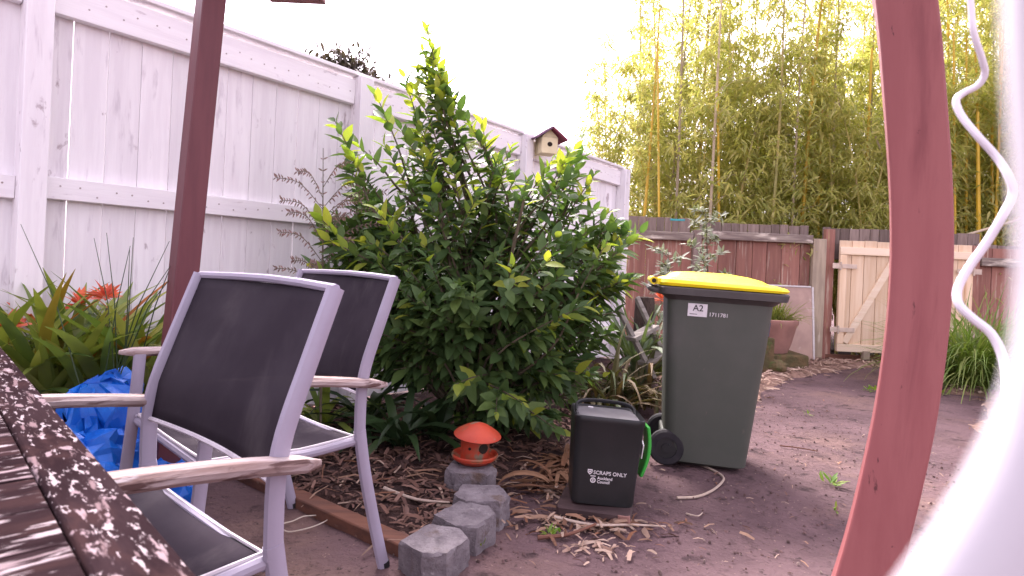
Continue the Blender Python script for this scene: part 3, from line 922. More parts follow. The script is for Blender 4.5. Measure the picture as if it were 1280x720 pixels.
# lid: rounded plate with a raised centre
lr = []
for (ins, z) in ((0.0, .0), (-.006, .014), (.004, .030), (.035, .040), (.060, .043), (.085, .060), (.13, .070), (.2, .074)):
    ring = rrect(.585 - 2 * ins, .525 - 2 * ins, max(.02, .05 - ins * .2), 0, .004 - ins * .25, 0, 5)
    for v in ring:
        v.z = HB + .004 + z * (1.0 - .35 * max(0, (v.x - .05) / .3)) 
    lr.append(ring)
lid = ob('lid', MB().loft(lr), M['bin_yellow'], wb)
ob('lid_hinge', MB().tube([(-.318, -.225, HB + .022), (-.318, .225, HB + .022)], .019, 12).box((-.285, -.2, HB + .020), (.06, .05, .028)).box((-.285, .2, HB + .020), (.06, .05, .028)), M['bin_yellow'], lid)
ob('hinge_hole', MB().tube([(-.318, -.227, HB + .022), (-.318, -.2256, HB + .022)], .011, 10), M['hole'], lid)
ob('handle', MB().tube([(-.27, -.2, HB - .03), (-.318, -.2, HB - .02), (-.33, -.19, HB - .018), (-.33, .19, HB - .018), (-.318, .2, HB - .02), (-.27, .2, HB - .03)], .014, 8), M['bin_rim'], wb)
ob('axle', MB().tube([(-.20, -.15, .087), (-.20, .15, .087)], .010, 8), M['galv'], wb)
ob('axle_box', MB().box((-.19, 0, .10), (.07, .30, .09)), M['bin_green'], wb, bevel=.01)
for s in (-1, 1):
    w_ = ob('wheel', MB().tube([(0, -.02, 0), (0, .02, 0)], .050, 16), M['black'], wb, loc=(-.20, s * .168, .087))
    prof = []
    n = 24
    mb = MB()
    rings = []
    for k in range(n):
        a = 2 * math.pi * k / n
        d = Vector((math.cos(a), 0, math.sin(a)))
        rings.append([d * .05 + Vector((0, -.026, 0)), d * .078 + Vector((0, -.026, 0)), d * .087 + Vector((0, -.014, 0)), d * .087 + Vector((0, .014, 0)), d * .078 + Vector((0, .026, 0)), d * .05 + Vector((0, .026, 0))])
    rings.append(rings[0])
    ob('tyre', mb.loft(rings, False, False), M['rubber'], w_)
    ob('hub', MB().tube([(0, -.03, 0), (0, .03, 0)], .022, 12), M['black'], w_)
def side_mtx(xl, z):
    t = (z - .03) / (HB - .06)
    y = -(.37 + (.455 - .37) * t) / 2 - .0022
    tilt = math.atan2((.455 - .37) / 2, HB - .06)
    return Matrix.Translation((xl, y, z)) @ Matrix.Rotation(R(90) + tilt, 4, 'X')
stk = ob('sticker', MB().box((0, 0, 0), (.090, .062, .0014)), M['print_white'], wb)
stk.matrix_local = side_mtx(-.105, HB - .105) @ Matrix.Translation((0, 0, 0))
text('A2', .042, M['print_black'], stk, Matrix.Translation((-.022, -.004, .0010)), 'lettering')
ob('sticker_line', MB().box((-.018, -.020, .001), (.035, .003, .001)), M['print_black'], stk)
text('1711781', .026, M['print_white'], wb, side_mtx(-.052, HB - .130), 'serial_number')

# ------------------------------------------------------------------ food caddy on its tray
tp = G(750, 648, .0)
tr = thing('brown_tray', 'low brown slab under the black caddy', 'tray', (tp.x, tp.y + .10, gz(tp.x, tp.y)), R(-14), None)
ob('slab', MB().loft([rrect(.275, .27, .02, .0, 0, 0, 3), rrect(.285, .28, .02, .006, 0, 0, 3), rrect(.285, .28, .02, .034, 0, 0, 3), rrect(.275, .27, .02, .040, 0, 0, 3)]), M['tray_brown'], tr)
ob('broken_corner', MB().loft([rrect(.05, .03, .01, .0, .118, -.131, 3), rrect(.045, .026, .01, .037, .115, -.1345, 3)]), M['pot'], tr, label='chipped orange corner of the slab')
cd_ = thing('food_caddy', 'black kitchen scraps caddy with white print and a green flap', 'caddy', (tp.x + .012, tp.y + .115, .041 + gz(tp.x, tp.y)), rot=(R(-2), R(3.0), R(-2)))
HC = .335
def csec(t, z, ins=0.0):
    return rrect(.242 + .030 * t - 2 * ins, .215 + .030 * t - 2 * ins, .03, z, 0, 0, 4)
ob('body', MB().loft([csec(-.1, .0), csec(0, .008), csec(.5, HC * .5), csec(.93, HC * .93), csec(1.1, HC * .945), csec(1.15, HC), csec(1.0, HC + .004), csec(.95, HC - .015, .012), csec(.9, HC - .018, .02)]), M['black'], cd_)
ob('lid', MB().loft([csec(.95, HC - .012, .013), csec(.95, HC - .002, .018), csec(.9, HC + .002, .035)]), M['grey_lid'], cd_)
hp = catmull([Vector((-.118, .03, HC - .012)), Vector((-.115, .075, HC + .014)), Vector((-.06, .108, HC + .024)), Vector((.06, .108, HC + .024)), Vector((.115, .075, HC + .014)), Vector((.118, .03, HC - .012))], 5)
ob('handle', MB().tube(hp, [(.006, .010)] * len(hp), 8), M['black'], cd_)
ob('label_dot', MB().loft([rrect(.022, .012, .005, HC + .0035, -.06, .06, 3), rrect(.020, .010, .005, HC + .006, -.06, .06, 3)]), M['print_white'], cd_)
fl = []
for k in range(9):
    t = k / 8
    z = .10 + .20 * t
    x = .146 + .018 * math.sin(math.pi * t) + .012 * t
    fl.append([Vector((x, -.03, z)), Vector((x, .075, z)), Vector((x + .014, .075, z)), Vector((x + .014, -.03, z))])
gf = ob('side_flap', MB().loft(fl), M['green_plastic'], cd_, bevel=.004)
ob('flap_tag', MB().box((.142, -.055, .215), (.004, .035, .06), Matrix.Rotation(R(20), 3, 'X')), M['print_white'], cd_)
ob('flap_arm', MB().tube([(.118, .03, HC - .05), (.158, .03, HC - .05)], .008, 8).tube([(.118, .0, .20), (.160, .0, .20)], .008, 8), M['green_plastic'], cd_)
def cmtx(xl, z):
    t = z / HC
    y = -(.215 + .030 * t) / 2 - .0012
    return Matrix.Translation((xl, y, z)) @ Matrix.Rotation(R(90) + math.atan2(.015, HC), 4, 'X')
text('SCRAPS ONLY', .0200, M['print_white'], cd_, cmtx(-.047, .118), 'lettering')
text('Auckland', .0155, M['print_white'], cd_, cmtx(-.030, .099), 'lettering')
text('Council', .0155, M['print_white'], cd_, cmtx(-.030, .085), 'lettering')
def badge(xl, z, r, outer, nseg=20):
    o = ob('emblem', outer, M['print_white'], cd_)
    o.matrix_local = cmtx(xl, z)
    return o
sh = MB()
out_ = [Vector((-.009, .010, 0)), Vector((.009, .010, 0)), Vector((.009, -.002, 0)), Vector((0, -.011, 0)), Vector((-.009, -.002, 0))]
inn = [v * .62 for v in out_]
for i in range(5):
    j = (i + 1) % 5
    sh.add([out_[i], out_[j], inn[j], inn[i]], [(0, 1, 2, 3)])
sh.box((0, .001, 0), (.006, .006, .0004))
badge(-.060, .125, .01, sh)
cr_ = MB()
for k in range(20):
    a, b = 2 * math.pi * k / 20, 2 * math.pi * (k + 1) / 20
    cr_.add([Vector((math.cos(q) * r_, math.sin(q) * r_, 0)) for q, r_ in ((a, .0105), (b, .0105), (b, .0065), (a, .0065))], [(0, 1, 2, 3)])
cr_.box((0, 0, 0), (.004, .010, .0004))
badge(-.046, .094, .01, cr_)
ob('emblem', MB().box((0, 0, 0), (.020, .0035, .0004)), M['print_white'], cd_).matrix_local = cmtx(-.047, .110)

# ------------------------------------------------------------------ concrete edging blocks, orange trap
def block_mesh(seed, w=.21, d=.17, h=.115):
    rnd = random.Random(seed)
    out = [(-w / 2, -d * .15), (-w * .30, -d / 2), (w * .30, -d / 2), (w / 2, -d * .15), (w * .36, d / 2), (-w * .36, d / 2)]
    mb = MB()
    pts = []
    for i in range(6):
        a, b = Vector((*out[i], 0)), Vector((*out[(i + 1) % 6], 0))
        for k in range(5):
            pts.append(a.lerp(b, k / 5))
    rings = []
    for z, s in ((0, 1.0), (.02, 1.0), (h * .35, 1.0), (h * .7, 1.0), (h - .008, .99), (h, .955)):
        rings.append([Vector((p.x * s + rnd.uniform(-1, 1) * .004, p.y * s + rnd.uniform(-1, 1) * .004, z + (rnd.uniform(-1, 1) * .002 if z > .02 else 0))) for p in pts])
    for s in (.7, .35, .05):
        rings.append([Vector((p.x * s, p.y * s, h + rnd.uniform(-1, 1) * .0025)) for p in pts])
    return mb.loft(rings)
for i, (px, py, zt, rz, lab) in enumerate(((545, 671, .10, 62, 'grey concrete edging block nearest the camera at the end of the row'),
                                           (583, 640, .105, 60, 'grey concrete edging block second from the camera in the row'),
                                           (602, 614, .11, 5, 'paler concrete edging block just in front of the orange trap'),
                                           (588, 588, .12, 3, 'concrete edging block carrying the orange trap'))):
    p = G(px, py, zt)
    o = ob('concrete_block', block_mesh(i + 3, h=zt), M['concrete'], loc=(p.x, p.y + (.06 if i == 3 else 0), -.005), rot=(0, 0, R(rz)))
    tag(o, lab, 'block', 'concrete edging blocks')
tpz = G(592, 583, .118)
otr = thing('bait_trap', 'orange domed plastic bait trap standing on a concrete block', 'trap', (tpz.x, tpz.y + .06, .1165), 0)
ob('dish', MB().lathe([(.0, .0), (.062, .0), (.078, .010), (.095, .022), (.099, .034), (.096, .040), (.090, .036), (.083, .026), (.06, .020), (0, .018)], 28), M['orange'], otr)
body = ob('body', MB().lathe([(.062, .019), (.060, .06), (.062, .10), (.066, .121), (0, .125)], 24), M['orange'], otr)
for a in (-52, -108):
    c = Vector((math.cos(R(a)) * .0605, math.sin(R(a)) * .0605, .072))
    rr_ = .021 if a == -52 else .006
    d = Vector((math.cos(R(a)), math.sin(R(a)), 0))
    ob('entry_hole', MB().tube([c - d * .004, c + d * .0022], rr_, 14), M['hole'], body)
ob('lid', MB().lathe([(.0, .172), (.016, .170), (.040, .161), (.068, .146), (.094, .128), (.101, .119), (.098, .116), (.05, .124), (0, .126)], 28), M['orange'], otr, rot=(R(4), R(4), 0))

# ------------------------------------------------------------------ timber edging, wire, rope
e0, e1 = G(330, 604), G(556, 716)
ed = ob('timber_edging', MB().bar((e0.x - .25, e0.y + .155, .012), (e1.x, e1.y, .018), .07, .055), M['edging'], bevel=.006)
tag(ed, 'narrow weathered timber edging the bed behind the chair legs', 'edging')
wp = []
wc = G(372, 645)
for k in range(40):
    a = k * .42
    wp.append((wc.x + .075 * math.cos(a) + .0022 * k, wc.y + .12 * math.sin(a * .5) + .05 * math.sin(a), .008 + .002 * (k % 5)))
tag(ob('wire_coil', MB().tube(catmull([Vector(p) for p in wp], 3), .0022, 5), M['wire']), 'loose loops of thin pale wire on the ground behind the chair leg', 'wire')
rpx = [(832, 574), (850, 578), (870, 581), (890, 589), (903, 597), (903, 604), (890, 616), (870, 623), (846, 625)]
tag(ob('rope', MB().tube(catmull([G(a, b) + Vector((0, 0, .008 + gz(*g2(a, b)))) for a, b in rpx], 5), .0055, 6), M['rope']), 'pale curved rope lying on the path below the wheelie bin', 'rope')

# sticks
def stick(label, pts, r, mt='rope'):
    P = [G(a, b, z) for a, b, z in pts]
    n = len(P)
    o = ob('stick', MB().tube(catmull(P, 4), [r * (1 - .5 * i / (4 * (n - 1))) for i in range(4 * (n - 1) + 1)], 6), M[mt])
    return tag(o, label, 'stick', 'dry sticks on the ground')
stick('long pale dry stick lying in front of the brown slab', [(693, 646, .02), (740, 656, .02), (790, 656, .025), (832, 658, .012)], .006)
stick('brown dry stick below the pale one in front of the brown slab', [(672, 672, .012), (710, 668, .02), (745, 655, .03)], .008, 'edging')
stick('dry stick lying in the bed toward the concrete blocks', [(480, 610, .06), (520, 624, .05), (562, 628, .06)], .007, 'rope')
stick('thin dark stick on the bare path right of the wheelie bin', [(975, 557, .008), (1000, 560, .012), (1022, 564, .008)], .004, 'edging')
stick('tiny white stick on the path near the caddy', [(858, 642, .008), (872, 645, .02), (878, 641, .008)], .0035, 'rope')

# ------------------------------------------------------------------ blue tarp bundle
def tarp():
    c = G(150, 590)
    t = thing('blue_tarp', 'crumpled bright blue plastic tarp heaped between the table and the fence', 'tarp', (A(96, 520, 2.08).x, 2.10, 0), R(20))
    n, m_ = 64, 26
    rings = []
    for j in range(m_ + 1):
        ph = j / m_
        ring = []
        for i in range(n):
            a = 2 * math.pi * i / n
            rad = math.cos(ph * math.pi / 2) ** .7
            zz = math.sin(ph * math.pi / 2) * .345
            x_, y_ = (.42 if math.cos(a) < 0 else .38) * rad * math.cos(a), .29 * rad * math.sin(a)
            # folds and creases
            q = Vector((x_ * 3.0, y_ * 3.0, zz * 3.4))
            v1 = mnoise.voronoi(q + Vector((3, 1, 2)))[0]
            v2 = mnoise.voronoi(q * 2.4 + Vector((1, 6, 2)))[0]
            v3 = mnoise.voronoi(q * 5.5 + Vector((8, 2, 5)))[0]
            d = .62 * (v1[1] - v1[0] - .25) + .34 * (v2[1] - v2[0] - .25) + .13 * (v3[1] - v3[0] - .25)
            s = 1 + d * (.35 + .5 * ph)
            lump = .13 * math.exp(-((x_ - .06) ** 2 + (y_ - .02) ** 2) / .02)
            zz2 = zz * (1 + d * .55) + lump * math.sin(ph * math.pi / 2) + .05 * d
            ring.append(Vector((x_ * s, y_ * s, max(.0, zz2) if ph > 0 else 0.0)))
        rings.append(ring)
    jit = random.Random(3)
    for j_, r_ in enumerate(rings[1:-1]):
        for v_ in r_:
            v_ += Vector((jit.gauss(0, .008), jit.gauss(0, .008), jit.gauss(0, .007)))
    sh_ = ob('sheet', MB().loft(rings), M['tarp'], t)
    shade(sh_.data, 14)
    cp = catmull([Vector((-.08, -.24, .30)), Vector((.04, -.24, .27)), Vector((.12, -.26, .2)), Vector((.15, -.30, .10)), Vector((.1, -.34, .03))], 5)
    ob('cord', MB().tube(cp, .004, 5), M['cord_dark'], t)
tarp()

# ------------------------------------------------------------------ plants
def strap_mesh(L, w, droop, twist, rs, taper=.75):
    """arching strap leaf from the origin along +x, rising to +z"""
    n = 7
    vs, fs = [], []
    ang = rs.uniform(.9, 1.35)
    p = Vector((0, 0, 0))
    for i in range(n + 1):
        t = i / n
        hw_ = w * .5 * (min(1, t * 3 + .35)) * (1 - max(0, (t - .45) / .55) ** 1.6) + .0008
        d = Vector((math.cos(ang), 0, math.sin(ang)))
        nrm = Vector((-d.z, 0, d.x))
        sd_ = Vector((0, 1, 0)) * math.cos(twist * t) + nrm * math.sin(twist * t)
        vs += [p - sd_ * hw_ + nrm * hw_ * .35, p, p + sd_ * hw_ + nrm * hw_ * .35]
        p = p + d * (L / n)
        ang -= droop / n
    for i in range(n):
        a = i * 3
        fs += [(a, a + 1, a + 4, a + 3), (a + 1, a + 2, a + 5, a + 4)]
    return vs, fs
_cache = {}
def strap_leaf_mesh(kind, v, L, w, droop, mt):
    k = (kind, v)
    if k not in _cache:
        rs = random.Random(hash(kind) % 1000 + v * 7) if False else random.Random(len(kind) * 31 + v * 7)
        vs, fs = strap_mesh(L * rs.uniform(.8, 1.15), w * rs.uniform(.8, 1.2), droop * rs.uniform(.5, 1.4), rs.uniform(-.5, .5), rs)
        me = npmesh('leaf', np.array(vs), np.array(fs), mt)
        _cache[k] = me
    return _cache[k]

def strap_plant(name, label, cat, loc, n, L, w, droop, mt, group=None, parts=True, alt=None, altp=.0, spread=1.0, seed=0, tiltmax=.5):
    t = thing(name, label, cat, loc, random.random() * 6, group)
    rs = random.Random(seed + 100)
    if parts:
        for i in range(n):
            kind = name + ('_alt' if alt and rs.random() < altp else '') + cat
            mm = alt if '_alt' in kind else mt
            me = strap_leaf_mesh(kind + str(mm.name), rs.randrange(5), L, w, droop, mm)
            o = ob('leaf', me, None, t, smooth=False)
            f = i / n
            o.rotation_euler = (rs.uniform(-.15, .15), -(1 - f) * .1 + f * -tiltmax * .2 + rs.uniform(-.1, .5) * spread * tiltmax, i * 2.4 + rs.uniform(-.3, .3))
            s = rs.uniform(.7, 1.05)
            o.scale = (s, s, s)
            o.location = (rs.uniform(-.03, .03), rs.uniform(-.03, .03), 0)
    else:
        mb = MB()
        for i in range(n):
            vs, fs = strap_mesh(L * rs.uniform(.6, 1.1), w * rs.uniform(.7, 1.2), droop * rs.uniform(.3, 1.5), rs.uniform(-.5, .5), rs)
            rm = Matrix.Rotation(i * 2.399 + rs.uniform(-.4, .4), 3, 'Z') @ Matrix.Rotation(rs.uniform(-.25, .55) * spread, 3, 'Y')
            off = Vector((rs.gauss(0, .05), rs.gauss(0, .05), 0)) * spread
            mb.add([rm @ Vector(v) + off for v in vs], fs)
        o = ob('foliage', npmesh('foliage', np.array([tuple(v) for v in mb.v]), np.array(mb.f), mt), None, t, smooth=False)
    return t

def flower_head(t, z, seed, r=.10, n=26):
    rs = np.random.default_rng(seed)
    a = rs.uniform(0, 6.28, n); el = rs.uniform(-.2, 1.3, n)
    D = np.stack([np.cos(a) * np.cos(el), np.sin(a) * np.cos(el), np.sin(el)], 1)
    Rm = frames(D, np.tile([[0, 0, 1.]], (n, 1)) + rs.normal(0, .3, (n, 3)))
    me = scatter('flower', OVAL[0], OVAL[1], Rm, D * .01 + [0, 0, z], rs.uniform(.6, 1.2, n) * r, M['flower'])
    ob('flower', me, None, t, smooth=False)

LILY = [  # px, py of the base, depth, flower height
    (8, 470, 2.3, .34), (52, 478, 2.40, 0), (95, 470, 2.55, .42), (128, 474, 2.45, .46), (165, 468, 2.68, 0), (30, 440, 2.55, .36), (186, 470, 2.55, 0), (75, 480, 2.38, 0), (-45, 470, 2.3, .4)]
names = ['orange flowering strap leaf plant at the left edge of the photo by the table', 'strap leaf plant without flowers just above the table edge', 'strap leaf plant with orange pink flowers below the post of the white fence',
         'strap leaf plant with a pink orange flower in the middle of the fence planting', 'strap leaf plant at the foot of the white fence left of the dark post', 'strap leaf plant with red flowers close to the left edge, against the fence',
         'rightmost strap leaf plant beside the back of the nearer chair', 'low strap leaf plant above the blue tarp', 'strap leaf plant just outside the left edge of the photo']
for i, (px, py, d, fh) in enumerate(LILY):
    p = A(px, py, d)
    t = strap_plant('strap_leaf_plant', names[i], 'plant', (p.x, p.y, max(.02, .30)), 24, .66, .048, .95, M['strap'], 'strap leaf plants along the white fence', True, M['strap_orange'], .12, seed=i, tiltmax=.75)
    ob('stem_base', MB().lathe([(.035, -.30), (.03, -.1), (.04, .02), (.0, .06)], 10), M['bark_light'], t)
    if fh:
        ob('flower_stem', MB().tube([(0, 0, 0), (.01, .0, fh - .05)], .006, 5), M['bark_light'], t)
        flower_head(t, fh - .01, i, .068, 34)
for i, (px, py, d, lab) in enumerate(((118, 470, 2.15, 'thin dark grass stalks rising in front of the fence near the left edge'), (150, 470, 2.2, 'thin dark grass stalks beside the pink flowers'))):
    p = A(px, py, d)
    t = thing('grass_stalk', lab, 'grass stalk', (p.x, p.y, .0), 0, 'thin stalks among the strap leaf plants')
    mb = MB()
    for k in range(5):
        a = random.uniform(-.35, .35)
        mb.tube([(0, 0, 0), (a * .2, .02, .45), (a * .55, .03, .75), (a * 1.0, .03, .93 + random.uniform(0, .1))], [.004, .003, .0022, .001], 4)
    ob('stalk', mb, M['dark_strap'], t)

# understory below the bush
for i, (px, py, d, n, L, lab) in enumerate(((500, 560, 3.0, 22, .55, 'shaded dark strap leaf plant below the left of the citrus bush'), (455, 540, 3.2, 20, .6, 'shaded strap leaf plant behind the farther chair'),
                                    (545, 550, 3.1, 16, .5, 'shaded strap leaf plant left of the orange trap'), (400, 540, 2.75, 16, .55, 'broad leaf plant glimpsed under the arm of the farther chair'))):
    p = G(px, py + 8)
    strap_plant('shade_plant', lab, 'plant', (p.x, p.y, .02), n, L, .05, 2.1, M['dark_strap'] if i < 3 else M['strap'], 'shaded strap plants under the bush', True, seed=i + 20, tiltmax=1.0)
# flax like clumps between bush and bin
for i, (px, py, n, L, w, mt, lab) in enumerate(((790, 512, 80, .85, .026, 'flax', 'drooping flax clump with browning leaves between the bush and the bin'), (758, 522, 60, .7, .024, 'flax', 'brown tipped flax clump behind the black caddy'))):
    p = G(px, py)
    strap_plant('flax_clump', lab, 'plant', (p.x, p.y, .02), n, L, w, 2.6, M[mt], 'flax clumps beside the bush', False, seed=i + 40, spread=1.3)
p = A(800, 420, 4.6)
strap_plant('grey_frond_plant', 'grey green arching fronds left of the yellow bin lid', 'plant', (p.x, p.y, .15), 60, 1.05, .028, 1.5, M['grey_frond'], None, False, seed=50, spread=.9)
p = A(826, 425, 5.0)
t = strap_plant('strap_leaf_plant', 'green strap leaf plant with an orange flower squeezed between the bin and the old ladder', 'plant', (p.x, p.y, .1), 22, .75, .05, 1.4, M['strap'], None, True, M['strap_orange'], .1, seed=60, tiltmax=.7)
flower_head(t, .62, 66, .09)

# citrus bush
def citrus():
    b0 = Vector((-.17, 3.34, 0.03))
    t = thing('citrus_bush', 'big glossy green citrus bush in front of the white fence', 'bush', b0)
    outline = [(530, 28), (548, 100), (572, 150), (600, 150), (640, 178), (662, 205), (700, 188), (728, 165), (745, 215), (762, 258), (800, 285), (796, 345), (772, 420), (752, 478), (728, 512), (700, 545), (640, 548), (580, 520),
               (560, 480), (480, 490), (435, 470), (402, 400), (385, 330), (398, 262), (432, 250), (412, 150), (450, 165), (482, 210), (492, 130), (515, 80)]
    OX, OY = [p[0] for p in outline], [p[1] for p in outline]
    rs = random.Random(11)
    shoots = []   # (base, tip, length, young share)
    axis = lambda z: Vector((b0.x, b0.y, z))
    spec = [(533, 34, 3.2, .75), (540, 60, 3.25, .6), (505, 95, 3.2, .5), (418, 150, 3.05, .3), (440, 200, 3.0, .35), (470, 118, 3.1, .4), (585, 150, 3.1, .6), (603, 155, 3.2, .75), (640, 182, 3.1, .4), (625, 195, 3.3, .4), (730, 168, 3.2, .45),
            (712, 190, 3.1, .5), (745, 215, 3.2, .3), (690, 200, 3.2, .35), (765, 262, 3.2, .2), (802, 290, 3.1, .35), (796, 345, 3.15, .35), (536, 66, 3.2, .7), (527, 58, 3.25, .7), (546, 92, 3.2, .6), (520, 110, 3.2, .6), (395, 268, 3.0, .5), (388, 330, 3.0, .4), (410, 300, 2.95, .5), (570, 480, 2.72, .35), (655, 505, 2.72, .25), (620, 515, 2.72, .25),
            (735, 380, 2.8, .3), (700, 540, 2.85, .1), (755, 470, 3.0, .1), (455, 300, 2.95, .35), (500, 160, 3.1, .4), (560, 110, 3.2, .5), (660, 225, 3.0, .4), (565, 200, 3.0, .35), (520, 150, 3.1, .4), (480, 180, 3.05, .45),
            (545, 110, 3.15, .45), (530, 85, 3.2, .6), (760, 300, 2.95, .25), (600, 240, 2.9, .3), (470, 260, 2.9, .35), (690, 320, 2.7, .25), (640, 330, 2.65, .2)]
    for px, py, d, yg in spec:
        tip = A(px, py, d)
        shoots.append((tip, rs.uniform(.45, .65), yg))
    cnt = 0
    while cnt < 400:
        px, py = rs.uniform(385, 808), rs.uniform(60, 548)
        v = poly_in(outline, np.array([px]), np.array([py]))[0]
        if v < 6 or (py < 250 and rs.random() < .70) or (py < 340 and rs.random() < .25):
            continue
        half = min(.75, .16 + v / 150 * .55)
        u_ = rs.uniform(-1, 1)
        d = max(2.62, 3.3 + (u_ if u_ < .2 else u_ * .8) * half)
        if v > 60 and d > 3.2 and rs.random() < .6:
            continue
        shoots.append((A(px, py, d), rs.uniform(.24, .40), max(.04, .38 - (py - 150) / 700) * rs.random()))
        cnt += 1
    bm_ = MB()
    # trunks
    for k in range(6):
        a = k * 1.05
        q = [b0 * 0, Vector((math.cos(a) * .10, math.sin(a) * .08, .35)), Vector((math.cos(a) * .28, math.sin(a) * .25, .85)), Vector((math.cos(a) * .42, math.sin(a) * .4, 1.25))]
        bm_.tube(catmull(q, 3), [.024 - .0019 * i for i in range(10)], 6)
    P, D, Up, S, Y = [], [], [], [], []
    for tip, ln, yg in shoots:
        rel = tip - axis(tip.z)
        rel.z = 0
        h = tip.z
        out = rel.normalized() if rel.length > .01 else Vector((0, -1, 0))
        low = max(0, min(1, (.75 - h) / .6))
        mid_ = max(0, min(1, (1.55 - h) / .7))
        d0 = (out * (.35 + .35 * min(1, rel.length) + .5 * low + .35 * mid_) + Vector((rs.gauss(0, .18), rs.gauss(0, .18), 1.0 - .35 * mid_ - .95 * low))).normalized()
        st = tip - d0 * ln
        inner = axis(max(.15, st.z - .25)) + (st - axis(st.z)) * .35
        pts = catmull([inner - b0, st - b0, (st + d0 * ln * .5 + Vector((0, 0, .02))) - b0, tip - b0], 4)
        bm_.tube(pts, [.009 - .0006 * i for i in range(len(pts))], 4, cap=False)
        nl = int(ln / .0225) + 5
        ph0 = rs.random() * 6.28
        for k in range(nl):
            f = (k + .5) / nl
            base = st.lerp(tip, f)
            az = ph0 + k * 2.4
            s1 = d0.orthogonal().normalized()
            s2 = d0.cross(s1)
            sdv = s1 * math.cos(az) + s2 * math.sin(az)
            dirv = (sdv * (1.0 - .5 * f * f) + d0 * (.25 + .75 * f) + Vector((0, 0, -.22 + rs.gauss(0, .18)))).normalized()
            P.append(base - b0)
            D.append(dirv)
            Up.append((d0 * .8 + Vector((0, 0, .9)) + Vector((rs.gauss(0, .45), rs.gauss(0, .45) - .25, 0))))
            S.append(rs.uniform(.060, .128) * (1 - .35 * max(0, f - .8) / .2))
            Y.append(rs.random() < yg * (f ** 1.2) * 1.35)
    P = np.array([tuple(v) for v in P]); D = np.array([tuple(v) for v in D]); Up = np.array([tuple(v) for v in Up]); S = np.array(S); Y = np.array(Y)
    Rm = frames(D, Up)
    ob('branches', bm_, M['bark_light'], t)
    world_p = P + np.array(b0)
    dist = np.linalg.norm(world_p - np.array([0, 0, CAM_H]), axis=1)
    facing = np.abs(np.einsum('ni,ni->n', Rm[:, :, 2], (np.array([0, 0, CAM_H]) - world_p) / dist[:, None]))
    score = (S * (.4 + facing) / dist)
    front = dist < np.percentile(dist, 45)
    high = world_p[:, 2] > 1.35
    score = np.where(front | high, score, score * .5)
    order = np.argsort(-score)
    pick = order[:300]; rest = order[300:]
    me = scatter('foliage', CITRUS[0], CITRUS[1], Rm[rest], P[rest], S[rest], [M['citrus'], M['citrus_young']], Y[rest].astype(int))
    ob('foliage', me, None, t, smooth=False, kind='stuff')
    lm = [npmesh('leaf', CITRUS[0], CITRUS[1], M['citrus']), npmesh('leaf', CITRUS[0], CITRUS[1], M['citrus_young'])]
    for i in pick:
        o = bpy.data.objects.new('leaf', lm[int(Y[i])])
        col.objects.link(o)
        o.parent = t
        m4 = Matrix(Rm[i].tolist()).to_4x4() @ Matrix.Scale(float(S[i]), 4)
        m4.translation = Vector(P[i])
        o.matrix_local = m4
citrus()

# wispy shrub against the white fence
def wispy():
    b0 = G(412, 520)
    b0 = Vector((A(410, 330, 3.05).x, 3.05, .02))
    t = thing('wispy_shrub', 'thin half bare shrub with tiny purple brown leaflets against the white fence', 'shrub', b0)
    mb = MB(); P, D = [], []
    rs = random.Random(5)
    top = A(404, 185, 3.05) - b0
    mb.tube([(0, 0, 0), (top.x * .4, 0, top.z * .5), tuple(top)], [.008, .006, .0015], 5)
    ends = [(345, 222, 3.0), (352, 250, 3.05), (372, 214, 3.1), (440, 205, 3.1), (455, 228, 3.05), (450, 250, 3.0), (350, 290, 3.0), (362, 265, 3.0), (388, 330, 2.9), (365, 325, 2.95), (430, 270, 3.1), (470, 262, 3.1), (485, 280, 3.1), (440, 300, 3.0), (345, 335, 3.0), (480, 240, 3.15)]
    for px, py, d in ends:
        e = A(px, py, d) - b0
        f = max(.35, min(.92, (e.z - .12 - .1 * abs(e.x - top.x)) / top.z))
        s = Vector((top.x * f, 0, top.z * f))
        mid = s.lerp(e, .5) + Vector((0, 0, .05))
        pts = catmull([s, mid, e], 8)
        mb.tube(pts, .0018, 4, cap=False)
        for q in pts[3:]:
            for sg in (-1, 1):
                P.append(tuple(q)); D.append((rs.uniform(-.3, .3) + (e - s).normalized().x * .8, rs.uniform(-.4, .4), sg * .8 + rs.uniform(-.3, .3)))
    for k in range(14):
        q = top * (.45 + .55 * k / 14)
        for sg in (-1, 1):
            P.append(tuple(q)); D.append((sg, rs.uniform(-.4, .4), .6))
    n = len(P)
    ob('stems', mb, M['bark_light'], t)
    Rm = frames(np.array(D), np.tile([[0, -1., .3]], (n, 1)))
    ob('foliage', scatter('foliage', OVAL[0], OVAL[1], Rm, np.array(P), np.random.default_rng(2).uniform(.016, .030, n), M['wisp']), None, t, smooth=False, kind='stuff')
wispy()

